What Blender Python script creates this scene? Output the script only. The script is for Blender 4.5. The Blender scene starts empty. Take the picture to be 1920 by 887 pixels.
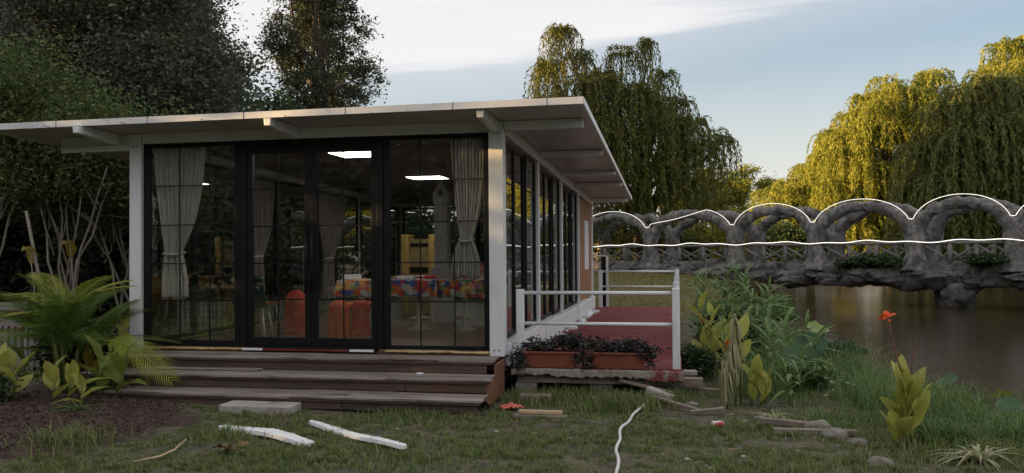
import bpy, bmesh, math, random
import numpy as np
from mathutils import Vector, Matrix, noise as mnoise

# ------------------------------------------------------------------ camera, world, sun, exposure
S = bpy.context.scene
COL = S.collection
R = math.radians
FPX, YAW, PITCH, ROLL, CAMH = 1600.0, math.atan(312 / 1600.0), 0.0185, 0.007, 1.6
cd = bpy.data.cameras.new('camera')
cd.sensor_width = 36.0
cd.lens = 36.0 * FPX / 1920.0
cd.clip_start, cd.clip_end = 0.1, 3000
cam = bpy.data.objects.new('camera', cd)
COL.objects.link(cam)
cam.matrix_world = (Matrix.Translation((0, 0, CAMH)) @ Matrix.Rotation(YAW, 4, 'Z')
                    @ Matrix.Rotation(math.pi / 2 + PITCH, 4, 'X') @ Matrix.Rotation(-ROLL, 4, 'Z'))
S.camera = cam

SUN_EL, SUN_BACK = R(5.6), R(16)          # low sun from the left, a little behind the viewer
W = bpy.data.worlds.new('World')
S.world = W
W.use_nodes = True
nt = W.node_tree
bg = nt.nodes['Background']
bg.inputs['Strength'].default_value = 0.066
sky = nt.nodes.new('ShaderNodeTexSky')
sky.sky_type = 'NISHITA'
sky.sun_disc = False
sky.sun_elevation = SUN_EL
sky.sun_rotation = R(270) - SUN_BACK
sky.air_density, sky.dust_density, sky.ozone_density = 1.1, 0.1, 3.0


def N(tree, kind, **kw):
    n = tree.nodes.new(kind)
    for k, v in kw.items():
        if k.startswith('i_'):
            key = k[2:]
            n.inputs[int(key) if key.isdigit() else key].default_value = v
        else:
            setattr(n, k, v)
    return n


def math_node(tree, op, a, b=None, clamp=False):
    n = tree.nodes.new('ShaderNodeMath')
    n.operation = op
    n.use_clamp = clamp
    for i, v in enumerate((a, b)):
        if v is None:
            continue
        if isinstance(v, (int, float)):
            n.inputs[i].default_value = v
        else:
            tree.links.new(v, n.inputs[i])
    return n.outputs[0]


# thin high cloud sheet: flat layer overhead, its far edge crossing the view
tc = nt.nodes.new('ShaderNodeTexCoord')
sx = nt.nodes.new('ShaderNodeSeparateXYZ')
nt.links.new(tc.outputs['Generated'], sx.inputs[0])
zc = math_node(nt, 'MAXIMUM', sx.outputs[2], 0.02)
px_ = math_node(nt, 'DIVIDE', sx.outputs[0], zc)
py_ = math_node(nt, 'DIVIDE', sx.outputs[1], zc)
cb = nt.nodes.new('ShaderNodeCombineXYZ')
nt.links.new(px_, cb.inputs[0])
nt.links.new(py_, cb.inputs[1])
mp = N(nt, 'ShaderNodeMapping')
mp.inputs['Rotation'].default_value = (0, 0, R(32))
mp.inputs['Scale'].default_value = (0.55, 2.0, 1)
nt.links.new(cb.outputs[0], mp.inputs[0])
nz = N(nt, 'ShaderNodeTexNoise', i_Scale=1.0, i_Detail=7.0, i_Roughness=0.55)
nt.links.new(mp.outputs[0], nz.inputs['Vector'])
edge = math_node(nt, 'MINIMUM', math_node(nt, 'ADD', math_node(nt, 'MULTIPLY', px_, -0.75), 4.2), 4.85)
dist = math_node(nt, 'SUBTRACT', edge, py_)
wob = math_node(nt, 'MULTIPLY', math_node(nt, 'SUBTRACT', nz.outputs['Fac'], 0.5), 1.5)
m0 = math_node(nt, 'ADD', math_node(nt, 'ADD', dist, wob), 0.05)
mask = N(nt, 'ShaderNodeMapRange', interpolation_type='SMOOTHSTEP')
nt.links.new(m0, mask.inputs[0])
mask.inputs[1].default_value, mask.inputs[2].default_value = -0.1, 0.75
mask.inputs[3].default_value, mask.inputs[4].default_value = 0.0, 0.95
ccol = N(nt, 'ShaderNodeMix', data_type='RGBA')
ccol.inputs[6].default_value = (4.7, 4.7, 4.8, 1)
ccol.inputs[7].default_value = (5.7, 5.5, 5.45, 1)
nt.links.new(nz.outputs['Fac'], ccol.inputs[0])
# faint high veil that lifts the clear sky
veil = N(nt, 'ShaderNodeMix', data_type='RGBA', i_0=0.22)
vcol = N(nt, 'ShaderNodeMix', data_type='RGBA')
vcol.inputs[6].default_value = (2.5, 3.9, 5.5, 1)
vcol.inputs[7].default_value = (5.3, 4.95, 4.3, 1)
nt.links.new(vcol.outputs[2], veil.inputs[7])
hz = N(nt, 'ShaderNodeMapRange', interpolation_type='SMOOTHSTEP')
nt.links.new(sx.outputs[2], hz.inputs[0])
hz.inputs[1].default_value, hz.inputs[2].default_value = 0.0, 0.42
hz.inputs[3].default_value, hz.inputs[4].default_value = 0.92, 0.14
nt.links.new(hz.outputs[0], veil.inputs[0])
nt.links.new(hz.outputs[0], vcol.inputs[0])
nt.links.new(sky.outputs[0], veil.inputs[6])
mixc = N(nt, 'ShaderNodeMix', data_type='RGBA')
halo = N(nt, 'ShaderNodeMapRange', interpolation_type='SMOOTHSTEP')
nt.links.new(dist, halo.inputs[0])
halo.inputs[1].default_value, halo.inputs[2].default_value = -1.1, 0.8
halo.inputs[3].default_value, halo.inputs[4].default_value = 0.0, 0.48
nt.links.new(math_node(nt, 'MAXIMUM', mask.outputs[0], halo.outputs[0]), mixc.inputs[0])
nt.links.new(veil.outputs[2], mixc.inputs[6])
nt.links.new(ccol.outputs[2], mixc.inputs[7])
nt.links.new(mixc.outputs[2], bg.inputs['Color'])

sd = bpy.data.lights.new('sun', 'SUN')
sd.energy = 5.0
sd.angle = R(0.5)
sd.color = (1.0, 0.63, 0.25)
sun = bpy.data.objects.new('sun', sd)
COL.objects.link(sun)
to_sun = Vector((-math.cos(SUN_BACK) * math.cos(SUN_EL), -math.sin(SUN_BACK) * math.cos(SUN_EL), math.sin(SUN_EL)))
sun.rotation_euler = to_sun.to_track_quat('Z', 'Y').to_euler()
sun.location = to_sun * 100

S.view_settings.view_transform = 'Standard'
S.view_settings.look = 'None'
S.view_settings.exposure = 1.45
S.view_settings.gamma = 1.0
S.render.engine = 'CYCLES'
S.cycles.max_bounces = 8
S.cycles.transparent_max_bounces = 24
S.cycles.caustics_reflective = False
S.cycles.caustics_refractive = False
S.cycles.use_denoising = True

rng = np.random.default_rng(7)
random.seed(7)


# ------------------------------------------------------------------ helpers: materials
def mat(name, c1, c2=None, scale=4.0, rough=0.7, bump=0.0, bscale=30.0, stretch=(1, 1, 1), detail=6.0,
        metal=0.0, spec=0.5, lo=0.35, hi=0.65, bdist=0.02, c3=None, c3scale=1.0, c3lo=0.55, c3hi=0.7, rvar=0.0, rnd=0.0, coord='Object'):
    m = bpy.data.materials.new(name)
    m.use_nodes = True
    t = m.node_tree
    b = t.nodes['Principled BSDF']
    b.inputs['Roughness'].default_value = rough
    b.inputs['Metallic'].default_value = metal
    b.inputs['Specular IOR Level'].default_value = spec
    c2 = c2 or c1
    co = N(t, 'ShaderNodeTexCoord')
    mpn = N(t, 'ShaderNodeMapping')
    mpn.inputs['Scale'].default_value = stretch
    vec = co.outputs[coord]
    if rnd:
        oi = N(t, 'ShaderNodeObjectInfo')
        va = N(t, 'ShaderNodeVectorMath', operation='MULTIPLY_ADD')
        cmb = N(t, 'ShaderNodeCombineXYZ')
        for k in range(3):
            t.links.new(oi.outputs['Random'], cmb.inputs[k])
        t.links.new(cmb.outputs[0], va.inputs[0])
        va.inputs[1].default_value = (37, 53, 71)
        t.links.new(vec, va.inputs[2])
        vec = va.outputs[0]
    t.links.new(vec, mpn.inputs[0])
    n1 = N(t, 'ShaderNodeTexNoise', i_Scale=scale, i_Detail=detail, i_Roughness=0.6)
    t.links.new(mpn.outputs[0], n1.inputs['Vector'])
    mr = N(t, 'ShaderNodeMapRange')
    mr.inputs[1].default_value, mr.inputs[2].default_value = lo, hi
    t.links.new(n1.outputs['Fac'], mr.inputs[0])
    mx = N(t, 'ShaderNodeMix', data_type='RGBA')
    mx.inputs[6].default_value = (*c1, 1)
    mx.inputs[7].default_value = (*c2, 1)
    t.links.new(mr.outputs[0], mx.inputs[0])
    out = mx.outputs[2]
    if c3:
        n3 = N(t, 'ShaderNodeTexNoise', i_Scale=c3scale, i_Detail=5.0, i_Roughness=0.65)
        t.links.new(mpn.outputs[0], n3.inputs['Vector'])
        m3 = N(t, 'ShaderNodeMapRange')
        m3.inputs[1].default_value, m3.inputs[2].default_value = c3lo, c3hi
        t.links.new(n3.outputs['Fac'], m3.inputs[0])
        x3 = N(t, 'ShaderNodeMix', data_type='RGBA')
        x3.inputs[7].default_value = (*c3, 1)
        t.links.new(out, x3.inputs[6])
        t.links.new(m3.outputs[0], x3.inputs[0])
        out = x3.outputs[2]
    if rnd:
        hv = N(t, 'ShaderNodeHueSaturation')
        mrr = N(t, 'ShaderNodeMapRange')
        mrr.inputs[3].default_value, mrr.inputs[4].default_value = 1 - rnd, 1 + rnd
        t.links.new(oi.outputs['Random'], mrr.inputs[0])
        t.links.new(mrr.outputs[0], hv.inputs['Value'])
        t.links.new(out, hv.inputs['Color'])
        out = hv.outputs[0]
    t.links.new(out, b.inputs['Base Color'])
    if rvar:
        rr = N(t, 'ShaderNodeMapRange')
        rr.inputs[3].default_value, rr.inputs[4].default_value = max(0.02, rough - rvar), min(1, rough + rvar)
        t.links.new(n1.outputs['Fac'], rr.inputs[0])
        t.links.new(rr.outputs[0], b.inputs['Roughness'])
    if bump:
        n2 = N(t, 'ShaderNodeTexNoise', i_Scale=bscale, i_Detail=8.0, i_Roughness=0.65)
        t.links.new(mpn.outputs[0], n2.inputs['Vector'])
        bp = N(t, 'ShaderNodeBump', i_Strength=bump, i_Distance=bdist)
        t.links.new(n2.outputs['Fac'], bp.inputs['Height'])
        t.links.new(bp.outputs[0], b.inputs['Normal'])
    return m


def leaf_mat(name, cols, transl=0.3, rough=0.55, tcol=None, vein=False, rand=True):
    """foliage: every leaf island draws its own colour from the ramp"""
    m = bpy.data.materials.new(name)
    m.use_nodes = True
    t = m.node_tree
    b = t.nodes['Principled BSDF']
    b.inputs['Roughness'].default_value = rough
    b.inputs['Specular IOR Level'].default_value = 0.3
    g = N(t, 'ShaderNodeNewGeometry')
    rp = N(t, 'ShaderNodeValToRGB')
    e = rp.color_ramp.elements
    while len(e) < len(cols):
        e.new(0.5)
    while len(e) > len(cols):
        e.remove(e[-1])
    for i, c in enumerate(cols):
        e[i].position = i / max(1, len(cols) - 1)
        e[i].color = (*c, 1)
    t.links.new(g.outputs['Random Per Island'], rp.inputs[0])
    out = rp.outputs[0]
    if vein:
        co = N(t, 'ShaderNodeTexCoord')
        oi = N(t, 'ShaderNodeObjectInfo')
        hs = N(t, 'ShaderNodeHueSaturation')
        mrr = N(t, 'ShaderNodeMapRange')
        mrr.inputs[3].default_value, mrr.inputs[4].default_value = 0.6, 1.25
        t.links.new(oi.outputs['Random'], mrr.inputs[0])
        t.links.new(mrr.outputs[0], hs.inputs['Value'])
        t.links.new(out, hs.inputs['Color'])
        sp = N(t, 'ShaderNodeSeparateXYZ')
        t.links.new(co.outputs['Object'], sp.inputs[0])
        ax = math_node(t, 'ABSOLUTE', sp.outputs[0])
        f = math_node(t, 'SUBTRACT', math_node(t, 'MULTIPLY', sp.outputs[1], 150.0), math_node(t, 'MULTIPLY', ax, 190.0))
        s = math_node(t, 'MULTIPLY', math_node(t, 'ADD', math_node(t, 'SINE', f), 1.0), 0.5)
        nzv = N(t, 'ShaderNodeTexNoise', i_Scale=14.0, i_Detail=4.0)
        t.links.new(co.outputs['Object'], nzv.inputs['Vector'])
        s2 = math_node(t, 'MULTIPLY', s, math_node(t, 'MULTIPLY', nzv.outputs['Fac'], 1.1))
        mv = N(t, 'ShaderNodeMix', data_type='RGBA')
        t.links.new(s2, mv.inputs[0])
        t.links.new(hs.outputs[0], mv.inputs[6])
        mv.inputs[7].default_value = (*vein, 1)
        out = mv.outputs[2]
    t.links.new(out, b.inputs['Base Color'])
    tr = N(t, 'ShaderNodeBsdfTranslucent')
    if tcol:
        tm = N(t, 'ShaderNodeMix', data_type='RGBA', blend_type='MULTIPLY', i_0=1.0)
        t.links.new(out, tm.inputs[6])
        tm.inputs[7].default_value = (*tcol, 1)
        t.links.new(tm.outputs[2], tr.inputs['Color'])
    else:
        t.links.new(out, tr.inputs['Color'])
    ms = N(t, 'ShaderNodeMixShader', i_0=transl)
    t.links.new(b.outputs[0], ms.inputs[1])
    t.links.new(tr.outputs[0], ms.inputs[2])
    t.links.new(ms.outputs[0], t.nodes['Material Output'].inputs['Surface'])
    return m


def glass_mat(name, tint=(0.91, 0.92, 0.91)):
    m = bpy.data.materials.new(name)
    m.use_nodes = True
    t = m.node_tree
    t.nodes.remove(t.nodes['Principled BSDF'])
    tr = N(t, 'ShaderNodeBsdfTransparent')
    tr.inputs[0].default_value = (*tint, 1)
    gl = N(t, 'ShaderNodeBsdfGlossy')
    gl.inputs['Roughness'].default_value = 0.015
    lw = N(t, 'ShaderNodeLayerWeight', i_Blend=0.5)
    p = math_node(t, 'POWER', lw.outputs['Facing'], 3.0)
    f = math_node(t, 'ADD', math_node(t, 'MULTIPLY', p, 0.80), 0.115)
    co = N(t, 'ShaderNodeTexCoord')
    nz = N(t, 'ShaderNodeTexNoise', i_Scale=0.9, i_Detail=1.0)
    t.links.new(co.outputs['Object'], nz.inputs['Vector'])
    bp = N(t, 'ShaderNodeBump', i_Strength=0.10, i_Distance=0.02)
    t.links.new(nz.outputs['Fac'], bp.inputs['Height'])
    t.links.new(bp.outputs[0], gl.inputs['Normal'])
    ms = N(t, 'ShaderNodeMixShader')
    t.links.new(f, ms.inputs[0])
    t.links.new(tr.outputs[0], ms.inputs[1])
    t.links.new(gl.outputs[0], ms.inputs[2])
    t.links.new(ms.outputs[0], t.nodes['Material Output'].inputs['Surface'])
    return m


def emit_mat(name, col, strength):
    m = bpy.data.materials.new(name)
    m.use_nodes = True
    b = m.node_tree.nodes['Principled BSDF']
    b.inputs['Base Color'].default_value = (*col, 1)
    b.inputs['Emission Color'].default_value = (*col, 1)
    b.inputs['Emission Strength'].default_value = strength
    return m


# ------------------------------------------------------------------ helpers: objects
def tag(o, label=None, cat=None, group=None, kind=None):
    if label:
        o['label'] = label
    if cat:
        o['category'] = cat
    if group:
        o['group'] = group
    if kind:
        o['kind'] = kind
    return o


def thing(name, label, cat, loc=(0, 0, 0), rz=0.0, group=None):
    o = bpy.data.objects.new(name, None)
    o.empty_display_size = 0.2
    COL.objects.link(o)
    o.location = loc
    o.rotation_euler = (0, 0, rz)
    return tag(o, label, cat, group)


def link_mesh(name, me, m=None, parent=None, loc=None, rot=None, scale=None):
    o = bpy.data.objects.new(name, me)
    COL.objects.link(o)
    if m is not None and not me.materials:
        for mm in (m if isinstance(m, (list, tuple)) else [m]):
            me.materials.append(mm)
    if parent is not None:
        o.parent = parent
    if loc is not None:
        o.location = loc
    if rot is not None:
        o.rotation_euler = rot
    if scale is not None:
        o.scale = scale if hasattr(scale, '__len__') else (scale,) * 3
    return o


def copy_tree(o, parent=None):
    c = o.copy()
    COL.objects.link(c)
    if parent is not None:
        c.parent = parent
    for ch in o.children:
        copy_tree(ch, c)
    return c


def np_mesh(name, verts, faces, smooth=False):
    """verts (n,3), faces (m,k) with a fixed k"""
    me = bpy.data.meshes.new(name)
    verts = np.asarray(verts, dtype=np.float32)
    faces = np.asarray(faces, dtype=np.int32)
    k = faces.shape[1]
    me.vertices.add(len(verts))
    me.vertices.foreach_set('co', verts.ravel())
    me.loops.add(faces.size)
    me.loops.foreach_set('vertex_index', faces.ravel())
    me.polygons.add(len(faces))
    me.polygons.foreach_set('loop_start', np.arange(0, faces.size, k, dtype=np.int32))
    if smooth:
        me.polygons.foreach_set('use_smooth', np.ones(len(faces), dtype=bool))
    me.update(calc_edges=True)
    return me


class MB:
    """collects shapes into one mesh"""

    def __init__(self):
        self.v, self.f, self.s = [], [], []

    def add(self, vs, fs, smooth=False):
        o = len(self.v)
        self.v.extend([tuple(p) for p in vs])
        self.f.extend([tuple(i + o for i in f) for f in fs])
        self.s.extend([smooth] * len(fs))
        return self

    def box(self, x0, x1, y0, y1, z0, z1, M=None):
        vs = [Vector((x, y, z)) for z in (z0, z1) for y in (y0, y1) for x in (x0, x1)]
        if M is not None:
            vs = [M @ p for p in vs]
        return self.add(vs, [(0, 2, 3, 1), (4, 5, 7, 6), (0, 1, 5, 4), (2, 6, 7, 3), (0, 4, 6, 2), (1, 3, 7, 5)])

    def prism(self, poly, d0, d1, M):
        """poly in local xy, extruded along local z by d0..d1, placed by M"""
        n = len(poly)
        vs = [M @ Vector((x, y, d)) for d in (d0, d1) for x, y in poly]
        fs = [tuple(reversed(range(n))), tuple(range(n, 2 * n))]
        fs += [(i, (i + 1) % n, n + (i + 1) % n, n + i) for i in range(n)]
        return self.add(vs, fs)

    def tube(self, pts, rad, n=8, cap=True, smooth=True, squash=None):
        pts = [Vector(p) for p in pts]
        if not hasattr(rad, '__len__'):
            rad = [rad] * len(pts)
        vs, fs = [], []
        up = Vector((0.13, 0.21, 0.97)).normalized()
        prev = None
        for i, p in enumerate(pts):
            d = (pts[min(i + 1, len(pts) - 1)] - pts[max(i - 1, 0)])
            d = d.normalized() if d.length > 1e-9 else Vector((0, 0, 1))
            if prev is None:
                a = d.cross(up)
                if a.length < 0.05:
                    a = d.cross(Vector((1, 0, 0)))
            else:
                a = prev - d * prev.dot(d)
            a.normalize()
            prev = a
            b = d.cross(a)
            for k in range(n):
                t = 2 * math.pi * k / n
                vs.append(p + (a * math.cos(t) + b * math.sin(t)) * rad[i])
        for i in range(len(pts) - 1):
            for k in range(n):
                fs.append((i * n + k, i * n + (k + 1) % n, (i + 1) * n + (k + 1) % n, (i + 1) * n + k))
        if cap:
            fs.append(tuple(reversed(range(n))))
            fs.append(tuple(range((len(pts) - 1) * n, len(pts) * n)))
        return self.add(vs, fs, smooth)

    def mesh(self, name):
        me = bpy.data.meshes.new(name)
        me.from_pydata(self.v, [], self.f)
        me.polygons.foreach_set('use_smooth', self.s)
        me.update()
        return me

    def build(self, name, m, parent=None, bevel=0.0, loc=None, rot=None):
        o = link_mesh(name, self.mesh(name), m, parent, loc, rot)
        if bevel:
            b = o.modifiers.new('bevel', 'BEVEL')
            b.width = bevel
            b.segments = 2
            b.limit_method = 'ANGLE'
        return o


def box(name, m, parent, x0, x1, y0, y1, z0, z1, bevel=0.004, M=None):
    return MB().box(x0, x1, y0, y1, z0, z1, M).build(name, m, parent, bevel)


def unit(a):
    return a / np.maximum(np.linalg.norm(a, axis=-1, keepdims=True), 1e-9)


def quads(c, ax, sd, l, w, droop=0.0):
    """diamond leaves: centre c, long axis ax, side sd"""
    n = len(c)
    l = np.broadcast_to(np.asarray(l, float).reshape(-1, 1), (n, 1))
    w = np.broadcast_to(np.asarray(w, float).reshape(-1, 1), (n, 1))
    a = c - ax * l * 0.5
    t = c + ax * l * 0.5
    t[:, 2] -= droop * l[:, 0]
    mid = c + ax * l * 0.05
    b1 = mid + sd * w * 0.5
    b2 = mid - sd * w * 0.5
    v = np.stack([a, b2, t, b1], 1).reshape(-1, 3)
    f = np.arange(4 * n).reshape(n, 4)
    return v, f


def rand_leaves(c, l, w, r=None, flat=0.5):
    r = r or rng
    n = len(c)
    ax = unit(r.normal(size=(n, 3)) * np.array([1, 1, flat]))
    sd = unit(np.cross(ax, unit(r.normal(size=(n, 3)) * np.array([0.55, 0.55, 1.0]))))
    ll = l * r.uniform(0.65, 1.35, n)
    return quads(c, ax, sd, ll, w * ll / l)


def blob_points(blobs, nclump, per, spread, r=None, shell=0.6):
    """leaf clump positions through ellipsoidal lobes, denser to the outside"""
    r = r or rng
    blobs = np.array(blobs, float)
    vol = (blobs[:, 3] * blobs[:, 4] * blobs[:, 5]) ** 0.67
    idx = r.choice(len(blobs), nclump, p=vol / vol.sum())
    d = unit(r.normal(size=(nclump, 3)))
    rad = (shell + (1.06 - shell) * r.random(nclump) ** 0.6)[:, None]
    cc = blobs[idx, :3] + d * rad * blobs[idx, 3:6]
    k = r.integers(int(per * 0.5), int(per * 1.5) + 1, nclump)
    c = np.repeat(cc, k, 0)
    s = np.repeat(r.uniform(0.55, 1.3, nclump) * spread, k)[:, None]
    return cc, c + r.normal(size=c.shape) * s * np.array([1, 1, 0.6])


def wobble_line(a, b, n, amp, r=random):
    a, b = Vector(a), Vector(b)
    out = []
    for i in range(n + 1):
        t = i / n
        p = a.lerp(b, t)
        k = math.sin(math.pi * t)
        p += Vector((r.uniform(-1, 1), r.uniform(-1, 1), r.uniform(-.5, .5))) * amp * k
        out.append(p)
    return out


# ------------------------------------------------------------------ materials
M_white = mat('white_painted_steel', (.70, .73, .76), (.78, .81, .84), 2.5, .42, .05, 60, rvar=.1, c3=(.44, .43, .40), c3scale=4.0, c3lo=.56, c3hi=.85, stretch=(1, 1, .35))
M_soffit = mat('roof_panel', (.40, .38, .37), (.46, .44, .43), 1.2, .30, .03, 15, rvar=.08)
M_fascia = mat('roof_edge', (.66, .67, .69), (.76, .77, .79), 2, .4, c3=(.42, .41, .39), c3scale=5, c3lo=.6, c3hi=.75, stretch=(1, 1, .3))
M_black = mat('black_aluminium', (.006, .006, .007), (.010, .010, .011), 6, .45, spec=.25)
M_glass = glass_mat('window_glass')
M_glass_side = M_glass
M_brown = mat('brown_wall_panel', (.25, .12, .055), (.30, .15, .07), 2, .6, .05, 20)
M_floor = mat('interior_floor', (.10, .055, .04), (.15, .08, .055), 1.5, .35, stretch=(8, 1, 1))
M_ceil = mat('interior_ceiling', (.15, .14, .13), (.18, .17, .16), 1, .7)
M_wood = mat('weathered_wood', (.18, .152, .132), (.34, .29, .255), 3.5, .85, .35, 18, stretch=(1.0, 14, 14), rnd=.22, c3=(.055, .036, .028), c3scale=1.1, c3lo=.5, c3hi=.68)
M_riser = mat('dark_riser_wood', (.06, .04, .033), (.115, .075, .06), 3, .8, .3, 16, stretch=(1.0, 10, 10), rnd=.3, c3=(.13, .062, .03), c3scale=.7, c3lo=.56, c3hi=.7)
M_string = mat('stringer_wood', (.14, .062, .03), (.20, .095, .05), 3, .75, .2, 14, stretch=(8, 8, 1))
M_red = mat('red_painted_concrete', (.14, .022, .025), (.185, .034, .038), 3.0, .75, .25, 25, spec=.2, rvar=.15, c3=(.25, .10, .10), c3scale=2.2, c3lo=.5, c3hi=.78, stretch=(.6, 1.6, 1))
M_conc = mat('worn_concrete', (.26, .23, .20), (.38, .35, .31), 6, .9, .6, 25, c3=(.20, .05, .045), c3scale=2.3, c3lo=.55, c3hi=.62)
M_block = mat('pale_block', (.33, .31, .29), (.44, .41, .38), 9, .95, .5, 40, c3=(.2, .17, .14), c3scale=3, rnd=.12)
M_stone = mat('old_block', (.16, .14, .125), (.25, .23, .21), 9, .95, .6, 30, rnd=.25)
M_terra = mat('terracotta_plastic', (.21, .058, .034), (.26, .078, .048), 6, .55, .08, 40, c3=(.16, .05, .03), c3scale=4)
M_foam = mat('white_foam', (.72, .74, .77), (.80, .82, .85), 8, .8, .3, 50)
M_seam = mat('yellow_sealing_foam', (.52, .36, .12), (.70, .55, .30), 12, .9, .8, 50, c3=(.42, .30, .25), c3scale=6)
M_timber = mat('fresh_timber', (.42, .30, .19), (.52, .40, .27), 4, .8, .15, 20, stretch=(1, 10, 10), rnd=.15)
M_oldtim = mat('grey_timber', (.17, .14, .115), (.27, .23, .19), 5, .9, .35, 24, stretch=(1, 10, 10), rnd=.25)
M_hose = mat('white_hose', (.62, .62, .60), (.72, .72, .70), 20, .5, c3=(.35, .34, .28), c3scale=9)
M_rag = mat('red_plastic_rag', (.55, .10, .08), (.66, .17, .13), 20, .5)
M_rock = mat('bridge_rock', (.105, .101, .098), (.30, .288, .278), 3.4, .95, 1.0, 7.0, bdist=.12, detail=9, c3=(.055, .053, .05), c3scale=6.5, c3lo=.46, c3hi=.72, stretch=(1, 1, .6))
M_rockdark = mat('bridge_deck_rock', (.075, .072, .069), (.21, .202, .195), 2.6, .92, 1.0, 5.0, bdist=.12, detail=9, c3=(.018, .018, .02), c3scale=2.2, c3lo=.5, c3hi=.64)
M_log = mat('cement_log_rail', (.13, .125, .12), (.21, .20, .19), 6, .9, .5, 20)
M_led = emit_mat('led_rope', (1.0, .95, .88), .62)
M_panel_light = emit_mat('ceiling_panel', (1.0, .96, .88), 5.0)
M_bark = mat('bark', (.055, .042, .033), (.10, .08, .062), 5, .95, .8, 18, stretch=(3, 3, .7))
M_palebark = mat('pale_bark', (.20, .175, .145), (.32, .285, .24), 6, .95, .4, 25, stretch=(2, 2, 1))
M_curtain = mat('sheer_curtain', (.62, .58, .54), (.76, .72, .69), 3, .85, .15, 60, stretch=(6, 6, 1))
M_soil = mat('soil', (.035, .028, .02), (.075, .055, .038), 3, .95, .6, 18)
M_can = mat('drink_can', (.60, .58, .55), (.66, .64, .61), 5, .35, c3=(.5, .05, .04), c3scale=14, c3lo=.5, c3hi=.52)
M_orange = mat('orange_plastic', (.55, .075, .02), (.62, .10, .03), 3, .4)
M_red_pl = mat('red_plastic', (.45, .03, .03), (.55, .05, .04), 3, .4)
M_ivory = mat('cream_metal', (.60, .56, .48), (.66, .62, .54), 4, .4)
M_yellow = mat('yellow_laminate', (.34, .23, .06), (.40, .28, .09), 2, .5)
M_toy = mat('grey_brick_print', (.30, .29, .29), (.42, .41, .40), 12, .8, .4, 30)
M_green_pl = mat('dark_green_plastic', (.02, .05, .04), (.03, .07, .055), 3, .5)
M_blue = mat('pale_blue_plastic', (.10, .20, .33), (.14, .26, .40), 3, .5)
M_sign = mat('brown_round_sign', (.16, .09, .05), (.20, .12, .07), 4, .7)

GREEN_DK = [(.085, .10, .078), (.11, .13, .095), (.13, .155, .108), (.155, .18, .12)]
GREEN_MID = [(.06, .09, .034), (.10, .14, .05), (.14, .18, .065), (.18, .20, .07)]
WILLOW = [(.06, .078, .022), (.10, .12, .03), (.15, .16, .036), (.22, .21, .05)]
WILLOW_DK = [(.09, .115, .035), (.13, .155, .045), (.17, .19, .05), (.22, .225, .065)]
L_big = leaf_mat('dark_leaves', GREEN_DK, .3, .75)
L_mid = leaf_mat('mid_leaves', GREEN_MID, .35)
L_willow = leaf_mat('willow_leaves', WILLOW, .45)
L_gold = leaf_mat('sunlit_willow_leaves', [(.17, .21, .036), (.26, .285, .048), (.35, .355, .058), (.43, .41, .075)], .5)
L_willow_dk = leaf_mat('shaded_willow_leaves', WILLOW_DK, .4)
L_shrub = leaf_mat('shrub_leaves', [(.025, .045, .02), (.045, .075, .03), (.07, .11, .038)], .3)
L_planter = leaf_mat('purple_grey_leaves', [(.028, .028, .030), (.05, .052, .05), (.075, .078, .07), (.045, .025, .03)], .2)
L_canna = leaf_mat('canna_leaf', [(.40, .43, .08)], .4, .5, vein=(.56, .54, .18))
L_canna_green = leaf_mat('green_canna_leaf', [(.17, .24, .045)], .4, .45, vein=(.30, .32, .08))
L_canna_yel = leaf_mat('yellowed_leaf', [(.26, .19, .03)], .4, .5, vein=(.34, .25, .05))
L_palm = leaf_mat('palm_frond', [(.08, .14, .03), (.12, .19, .035), (.18, .24, .05)], .35, .45)
L_palm_lt = leaf_mat('pale_palm_frond', [(.24, .31, .045), (.32, .37, .055), (.40, .42, .07)], .4, .45)
L_strap = leaf_mat('strappy_leaf', [(.34, .34, .18), (.46, .44, .28), (.25, .28, .12)], .35, .5)
L_reed = leaf_mat('reed_leaf', [(.06, .13, .04), (.10, .18, .055), (.15, .23, .07), (.22, .27, .10)], .35, .5)
L_bluegreen = leaf_mat('blue_green_reed', [(.09, .16, .055), (.14, .22, .075), (.20, .29, .11)], .35, .5)
L_lotus = leaf_mat('lotus_leaf', [(.055, .12, .055)], .3, .5)
L_lotus_y = leaf_mat('yellowing_lotus_leaf', [(.20, .26, .06)], .3, .4)
L_grass = leaf_mat('grass_blades', [(.085, .145, .045), (.12, .19, .056), (.165, .225, .065), (.22, .235, .085), (.31, .27, .15)], .35, .6)
L_lawn = leaf_mat('dry_lawn_blades', [(.17, .155, .04), (.26, .225, .06), (.33, .28, .085), (.14, .15, .035)], .35, .6)
L_mulch = leaf_mat('mulch_chips', [(.04, .024, .018), (.065, .037, .028), (.10, .058, .045), (.06, .046, .036)], .0, .9)
L_flower = leaf_mat('red_orange_petal', [(.75, .06, .02), (.80, .12, .02)], .3, .5)
L_white_fl = leaf_mat('white_petal', [(.75, .74, .70)], .2, .5)
M_stalk = mat('plant_stalk', (.10, .14, .03), (.15, .18, .05), 8, .6)
M_stalk_red = mat('reddish_stalk', (.16, .05, .04), (.20, .07, .05), 8, .6)

# ------------------------------------------------------------------ the setting: ground, water
SH_Y = np.array([-60, 4, 6, 8, 10.2, 10.9, 11.7, 12.2, 13.3, 15.3, 18.6, 22.2, 30, 44, 50, 56])
SH_X = np.array([12, 9, 7.6, 5.8, 4.2, 3.85, 3.46, 3.23, 3.0, 2.9, 2.88, 2.69, 2.85, 4.3, 5, 6])


def sstep(a, b, x):
    t = np.clip((x - a) / (b - a), 0, 1)
    return t * t * (3 - 2 * t)


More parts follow.
